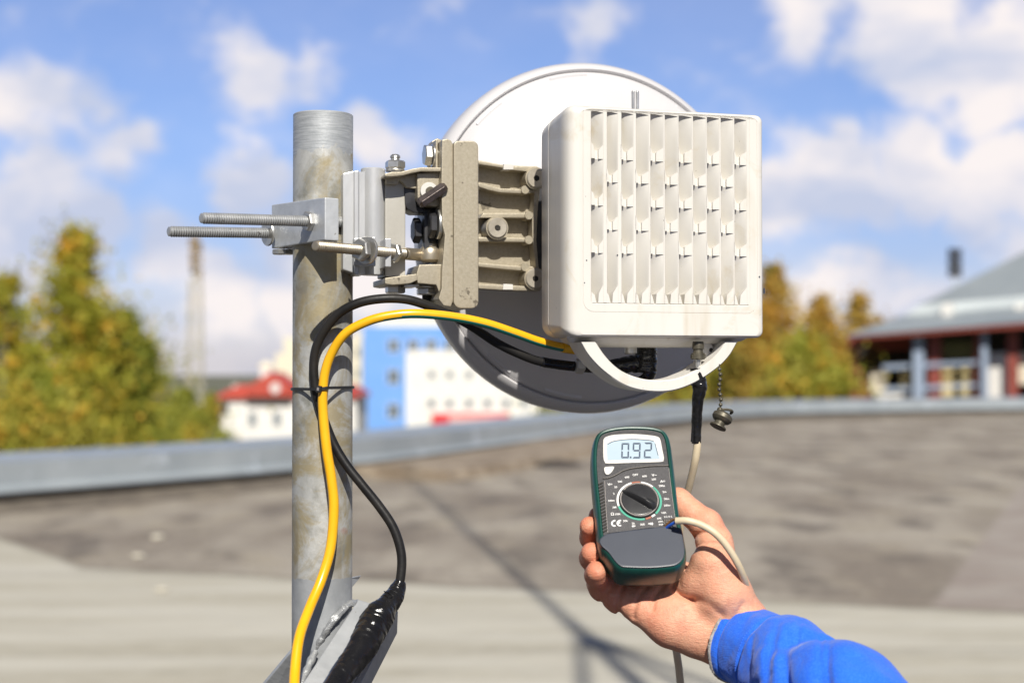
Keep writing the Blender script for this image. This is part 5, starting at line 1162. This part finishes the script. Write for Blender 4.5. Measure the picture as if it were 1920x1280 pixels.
z2 = pt(366, 452, TY).z; V, F = lathe((tc_.x, TY, lev[-1]), (0, 0, 1), [(.35, 0), (.3, z2 - lev[-1] + 1.5), (.05, z2 - lev[-1] + 3)], 10); mesh('top_tube', V, F, M['tsteel'], twr)
for k in range(9):
    z = lev[-1] + .6 + (z2 - lev[-1]) * (k / 9); a = k * 2.2; c = Vector((tc_.x + math.cos(a) * .85, TY + math.sin(a) * .85, z)); V, F = boxm(Frame(c, a), -.28, .28, -.45, .45, -.3, 1.6); mesh('antenna_panel', V, F, M['tred'], twr, smooth=False)

# ------------------------------------------------------------------ buildings
M['white'] = mat('white_render', (.78, .765, .72), .8, 0, (.72, .70, .66), .6); M['redroof'] = mat('red_roof_sheet', (.42, .055, .035), .55, 0, (.5, .08, .05), .8)
M['glassd'] = mat('window_glass', (.10, .13, .16), .15); M['blue'] = mat('blue_cladding', (.15, .34, .74), .6, 0, (.18, .37, .78), .3); M['cream2'] = mat('cream_render', (.72, .66, .52), .8)
M['redsign'] = mat('red_banner', (.62, .03, .035), .5); M['palesign'] = mat('banner_print', (.75, .45, .42), .5); M['framew'] = mat('window_frame', (.7, .7, .68), .5)
def win(b, fr, x, z, w, h, d=-.06):
    m = MB(); t = .09
    for q in ((-w / 2, w / 2, -h / 2, -h / 2 + t), (-w / 2, w / 2, h / 2 - t, h / 2), (-w / 2, -w / 2 + t, -h / 2 + t, h / 2 - t), (w / 2 - t, w / 2, -h / 2 + t, h / 2 - t), (-t / 2, t / 2, -h / 2 + t, h / 2 - t)): m.add(*boxm(fr, x + q[0], x + q[1], d - .02, d + .05, z + q[2], z + q[3]))
    o = m.build('window', M['framew'], b, smooth=False)
    V, F = boxm(fr, x - w / 2 + t, x + w / 2 - t, d + .012, d + .04, z - h / 2 + t, z + h / 2 - t); mesh('pane', V, F, M['glassd'], o, smooth=False)
# white house with the red gabled roof
HY = 120; k_ = HY / FPX
fr = Frame(pt(410, 690, HY)); fr.o.z = 0
def hx(px): return (px - 410) * k_
def hz(py, Y=HY): return pt(600, py, Y).z
hs = thing('white_house', (fr.o.x + 5, HY, GZ), 'white house with bright red gabled roof seen just beside the pipe', 'house')
V, F = boxm(fr, hx(428), hx(668), 0, 9, GZ, hz(745)); mesh('wall', V, F, M['white'], hs, smooth=False)
V, F = boxm(fr, hx(411), hx(427.5), 1.2, 8, GZ, hz(742)); mesh('side_wing', V, F, M['white'], hs, smooth=False)
V, F = prism([fr.w(hx(408), -.5, hz(747)), fr.w(hx(674), -.5, hz(745)), fr.w(hx(674), -.5, hz(739)), fr.w(hx(640), 1.5, hz(722)), fr.w(hx(440), 1.5, hz(722)), fr.w(hx(408), -.5, hz(741))], Vector((0, 9.5, 0))); rf = mesh('roof', V, F, M['redroof'], hs, smooth=False)
V, F = prism([fr.w(hx(466), -1.1, hz(742)), fr.w(hx(550), -1.1, hz(742)), fr.w(hx(550), -1.1, hz(722)), fr.w(hx(512), -1.1, hz(697)), fr.w(hx(470), -1.1, hz(724))], Vector((0, 6, 0))); mesh('gable', V, F, M['redroof'], hs, smooth=False)
V, F = lathe(fr.w(hx(520), -1.13, hz(727)), (0, 1, 0), [(.36, 0), (.42, .03)], 20); mesh('round_window', V, F, M['framew'], hs)
for px in (430, 484): V, F = boxm(fr, hx(px - 9), hx(px + 9), 3.5, 4.8, hz(742), hz(688 if px > 440 else 722)); mesh('chimney', V, F, M['white'], rf, smooth=False)
V, F = lathe(fr.w(hx(484), 4.1, hz(690)), (0, 0, 1), [(.75, 0), (.75, .1), (.5, .45), (.1, .6)], 16); mesh('chimney_cap', V, F, M['cream2'], rf)
for x_, z_ in ((hx(474), hz(785)), (hx(520), hz(785))): win(hs, fr, x_, z_, .8, 1.3)
V, F = boxm(fr, hx(413), hx(423), 1.15, 1.18, hz(775), hz(762)); mesh('side_window', V, F, M['glassd'], hs, smooth=False)
V, F = boxm(fr, hx(413), hx(423), 1.15, 1.18, hz(825), hz(816)); mesh('side_window', V, F, M['glassd'], hs, smooth=False)
# cream block behind it
CY = 210; fr = Frame((0, CY, 0)); cx_ = lambda px: (px - 960) / FPX * CY
cb_ = thing('cream_tower_block', (cx_(590), CY, GZ), 'pale cream apartment tower rising behind the red-roofed house', 'building')
V, F = boxm(fr, cx_(532), cx_(664), 0, 14, GZ, hz(632, CY)); mesh('wall', V, F, M['cream2'], cb_, smooth=False)
V, F = boxm(fr, cx_(512), cx_(531.5), 2, 12, GZ, hz(662, CY)); mesh('stair_wing', V, F, M['cream2'], cb_, smooth=False)
# blue and white office building
BY = 180; fr = Frame((0, BY, 0)); bx_ = lambda px: (px - 960) / FPX * BY; bz = lambda py: hz(py, BY)
ob = thing('office_building', (bx_(830), BY, GZ), 'blue and white office building with rows of small windows and a red banner', 'building')
V, F = boxm(fr, bx_(680), bx_(761), 0, 22, GZ, bz(612)); mesh('blue_wall', V, F, M['blue'], ob, smooth=False)
V, F = boxm(fr, bx_(761.2), bx_(905), .6, 22, bz(656), bz(612)); mesh('blue_top_floor', V, F, M['blue'], ob, smooth=False)
V, F = boxm(fr, bx_(761.2), bx_(1010), .3, 22, GZ, bz(656.5)); mesh('white_wall', V, F, M['white'], ob, smooth=False)
V, F = boxm(fr, bx_(700), bx_(900), 3, 20, bz(611.5), bz(595)); mesh('roof_storey', V, F, M['cream2'], ob, smooth=False)
V, F = boxm(fr, bx_(662), bx_(679.5), 2, 20, GZ, bz(622)); mesh('grey_side_wing', V, F, M['cream2'], ob, smooth=False)
for py in (660, 700, 745, 790): V, F = boxm(fr, bx_(664), bx_(670), 1.93, 1.98, bz(py + 8), bz(py - 8)); mesh('side_window', V, F, M['glassd'], ob, smooth=False)
for px in (738, 774, 808, 843): win(ob, fr, bx_(px), bz(648), 1.5, 1.6, -.06 if px < 760 else .54)
for py in (706, 770): win(ob, fr, bx_(738), bz(py), 1.6, 1.9)
for px in (809, 843, 879, 915, 950): win(ob, fr, bx_(px), bz(702), .95, 1.1, .24)
for px in (809, 843, 879, 914, 949, 984): win(ob, fr, bx_(px), bz(756), 1.0, 1.2, .24)
V, F = boxm(fr, bx_(810), bx_(955), -.1, .2, bz(803), bz(775)); bn_ = mesh('red_banner', V, F, M['redsign'], ob, smooth=False)
V, F = boxm(fr, bx_(842), bx_(935), -.13, -.105, bz(793), bz(781)); mesh('pale_band', V, F, M['palesign'], bn_, smooth=False)
V, F = boxm(fr, bx_(806), bx_(809.5), -.1, .2, bz(803), bz(775)); mesh('banner_edge', V, F, M['cream2'], bn_, smooth=False)

# ------------------------------------------------------------------ open building with sheet roof and red posts
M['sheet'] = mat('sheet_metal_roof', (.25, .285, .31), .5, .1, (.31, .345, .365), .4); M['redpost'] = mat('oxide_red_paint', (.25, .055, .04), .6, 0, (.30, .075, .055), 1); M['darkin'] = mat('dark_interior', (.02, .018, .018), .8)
M['redwall'] = mat('red_board', (.24, .045, .03), .7); M['fascia'] = mat('pale_fascia', (.55, .60, .62), .5, 0, (.62, .67, .68), .8); M['bluepost'] = mat('blue_grey_post', (.33, .40, .52), .5); M['yellowp'] = mat('yellow_board', (.72, .58, .24), .7, 0, (.66, .56, .3), .7); M['olive'] = mat('olive_board', (.16, .15, .05), .8)
fa, fb = pt(1592, 632, 70), pt(1960, 602, 66)
dirv = Vector((fb.x - fa.x, fb.y - fa.y, 0)); yaw = math.atan2(dirv.y, dirv.x); fp = Frame((fa.x, fa.y, 0), yaw); L1 = dirv.length + 6
pv = thing('pavilion', (fa.x, fa.y, GZ), 'open-sided building with grey sheet-metal roof and dark red posts', 'building')
def qx(px, d=0): return fp.hit(px, 650, d)[0]
zl = lambda px, py, d=0: fp.hit(px, py, d)[1]
def ey_(px): return 633 - (px - 1592) * .078
def pp_(name, pts, d0, d1, m_): V, F = fprism(fp, pts, d0, d1); return mesh(name, V, F, M[m_], pv, smooth=False)
pp_('eave_board', [(1588, 637), (1588, 628), (2120, 586), (2120, 600)], -1.25, -1.05, 'redwall')
def sheetq(name, q, m_, th=.08): V, F = prism(q, Vector((0, 0, -th))); return mesh(name, V, F, M[m_], pv, smooth=False)
sheetq('lower_roof', [fp.p(1588, 627.5, -1.3), fp.p(2120, 585.5, -1.3), fp.p(2120, 556, 2.0), fp.p(1690, 592, 2.0)], 'sheet')
pp_('fascia', [(1690, 594), (1725, 572), (2120, 538), (2120, 558)], 2.05, 2.3, 'fascia')
for px in (1775, 1912): pp_('roof_box', [(px - 9, 605), (px + 9, 603), (px + 9, 568), (px - 9, 570)], 1.2, 1.9, 'white')
sheetq('upper_roof', [fp.p(1722, 572, 2.4), fp.p(2120, 538, 2.4), fp.p(2120, 372, 13), fp.p(1925, 478, 13)], 'sheet', .15)
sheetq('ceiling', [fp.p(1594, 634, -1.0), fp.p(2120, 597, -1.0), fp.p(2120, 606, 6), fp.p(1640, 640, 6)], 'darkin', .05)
for a, b, d, m_ in ((1591, 1606, 0, 'redpost'), (1741, 1763, 0, 'redpost'), (1826, 1840, 0, 'redpost'), (1889, 1908, 0, 'redpost'), (1712, 1731, -.5, 'bluepost'), (1840, 1851, -.5, 'bluepost')):
    V, F = boxm(fp, qx(a, d), qx(b, d), d, d + .35, GZ, zl((a + b) / 2, ey_((a + b) / 2) + 2, d)); mesh('post', V, F, M[m_], pv, smooth=False)
pp_('brace', [(1606, 690), (1614, 692), (1634, 762), (1622, 762)], -.1, .1, 'redpost')
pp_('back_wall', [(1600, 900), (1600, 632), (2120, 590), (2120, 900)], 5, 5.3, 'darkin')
pp_('red_board', [(1607, 637), (1708, 632), (1706, 654), (1660, 657), (1610, 650)], 1.2, 1.3, 'redwall')
for a, b, c, d, m_ in ((1766, 1826, 640, 672, 'olive'), (1749, 1788, 686, 760, 'yellowp'), (1802, 1832, 686, 760, 'yellowp'), (1850, 1888, 662, 760, 'white'), (1632, 1662, 694, 735, 'cream2'), (1690, 1708, 696, 730, 'yellowp'), (1909, 1940, 662, 720, 'cream2'), (1640, 1740, 738, 764, 'white')):
    pp_('wall_panel', [(a, d), (a, c), (b, c - 1), (b, d)], .5, .65, m_)
for py in (682, 724): pp_('rail', [(1655, py + 2), (1835, py - 6), (1835, py + 1), (1655, py + 11)], -.15, -.05, 'bluepost')
# floodlight head far behind the pavilion roof
FY = 170; fl = pt(1791, 495, FY); lm = thing('floodlight_mast', (fl.x, FY, GZ), 'far floodlight mast with a dark lamp head above the sheet-metal roof', 'floodlight mast')
V, F = lathe((fl.x, FY, GZ), (0, 0, 1), [(.3, 0), (.12, fl.z - GZ)], 10); mesh('mast_tube', V, F, M['fascia'], lm)
for r0 in range(3): V, F = boxm(Frame(fl, R(20)), -.85, .85, -.15, .25, -1.5 + r0 * 1.15, -.5 + r0 * 1.15); mesh('lamp_row', V, F, M['darkin'], lm, smooth=False)
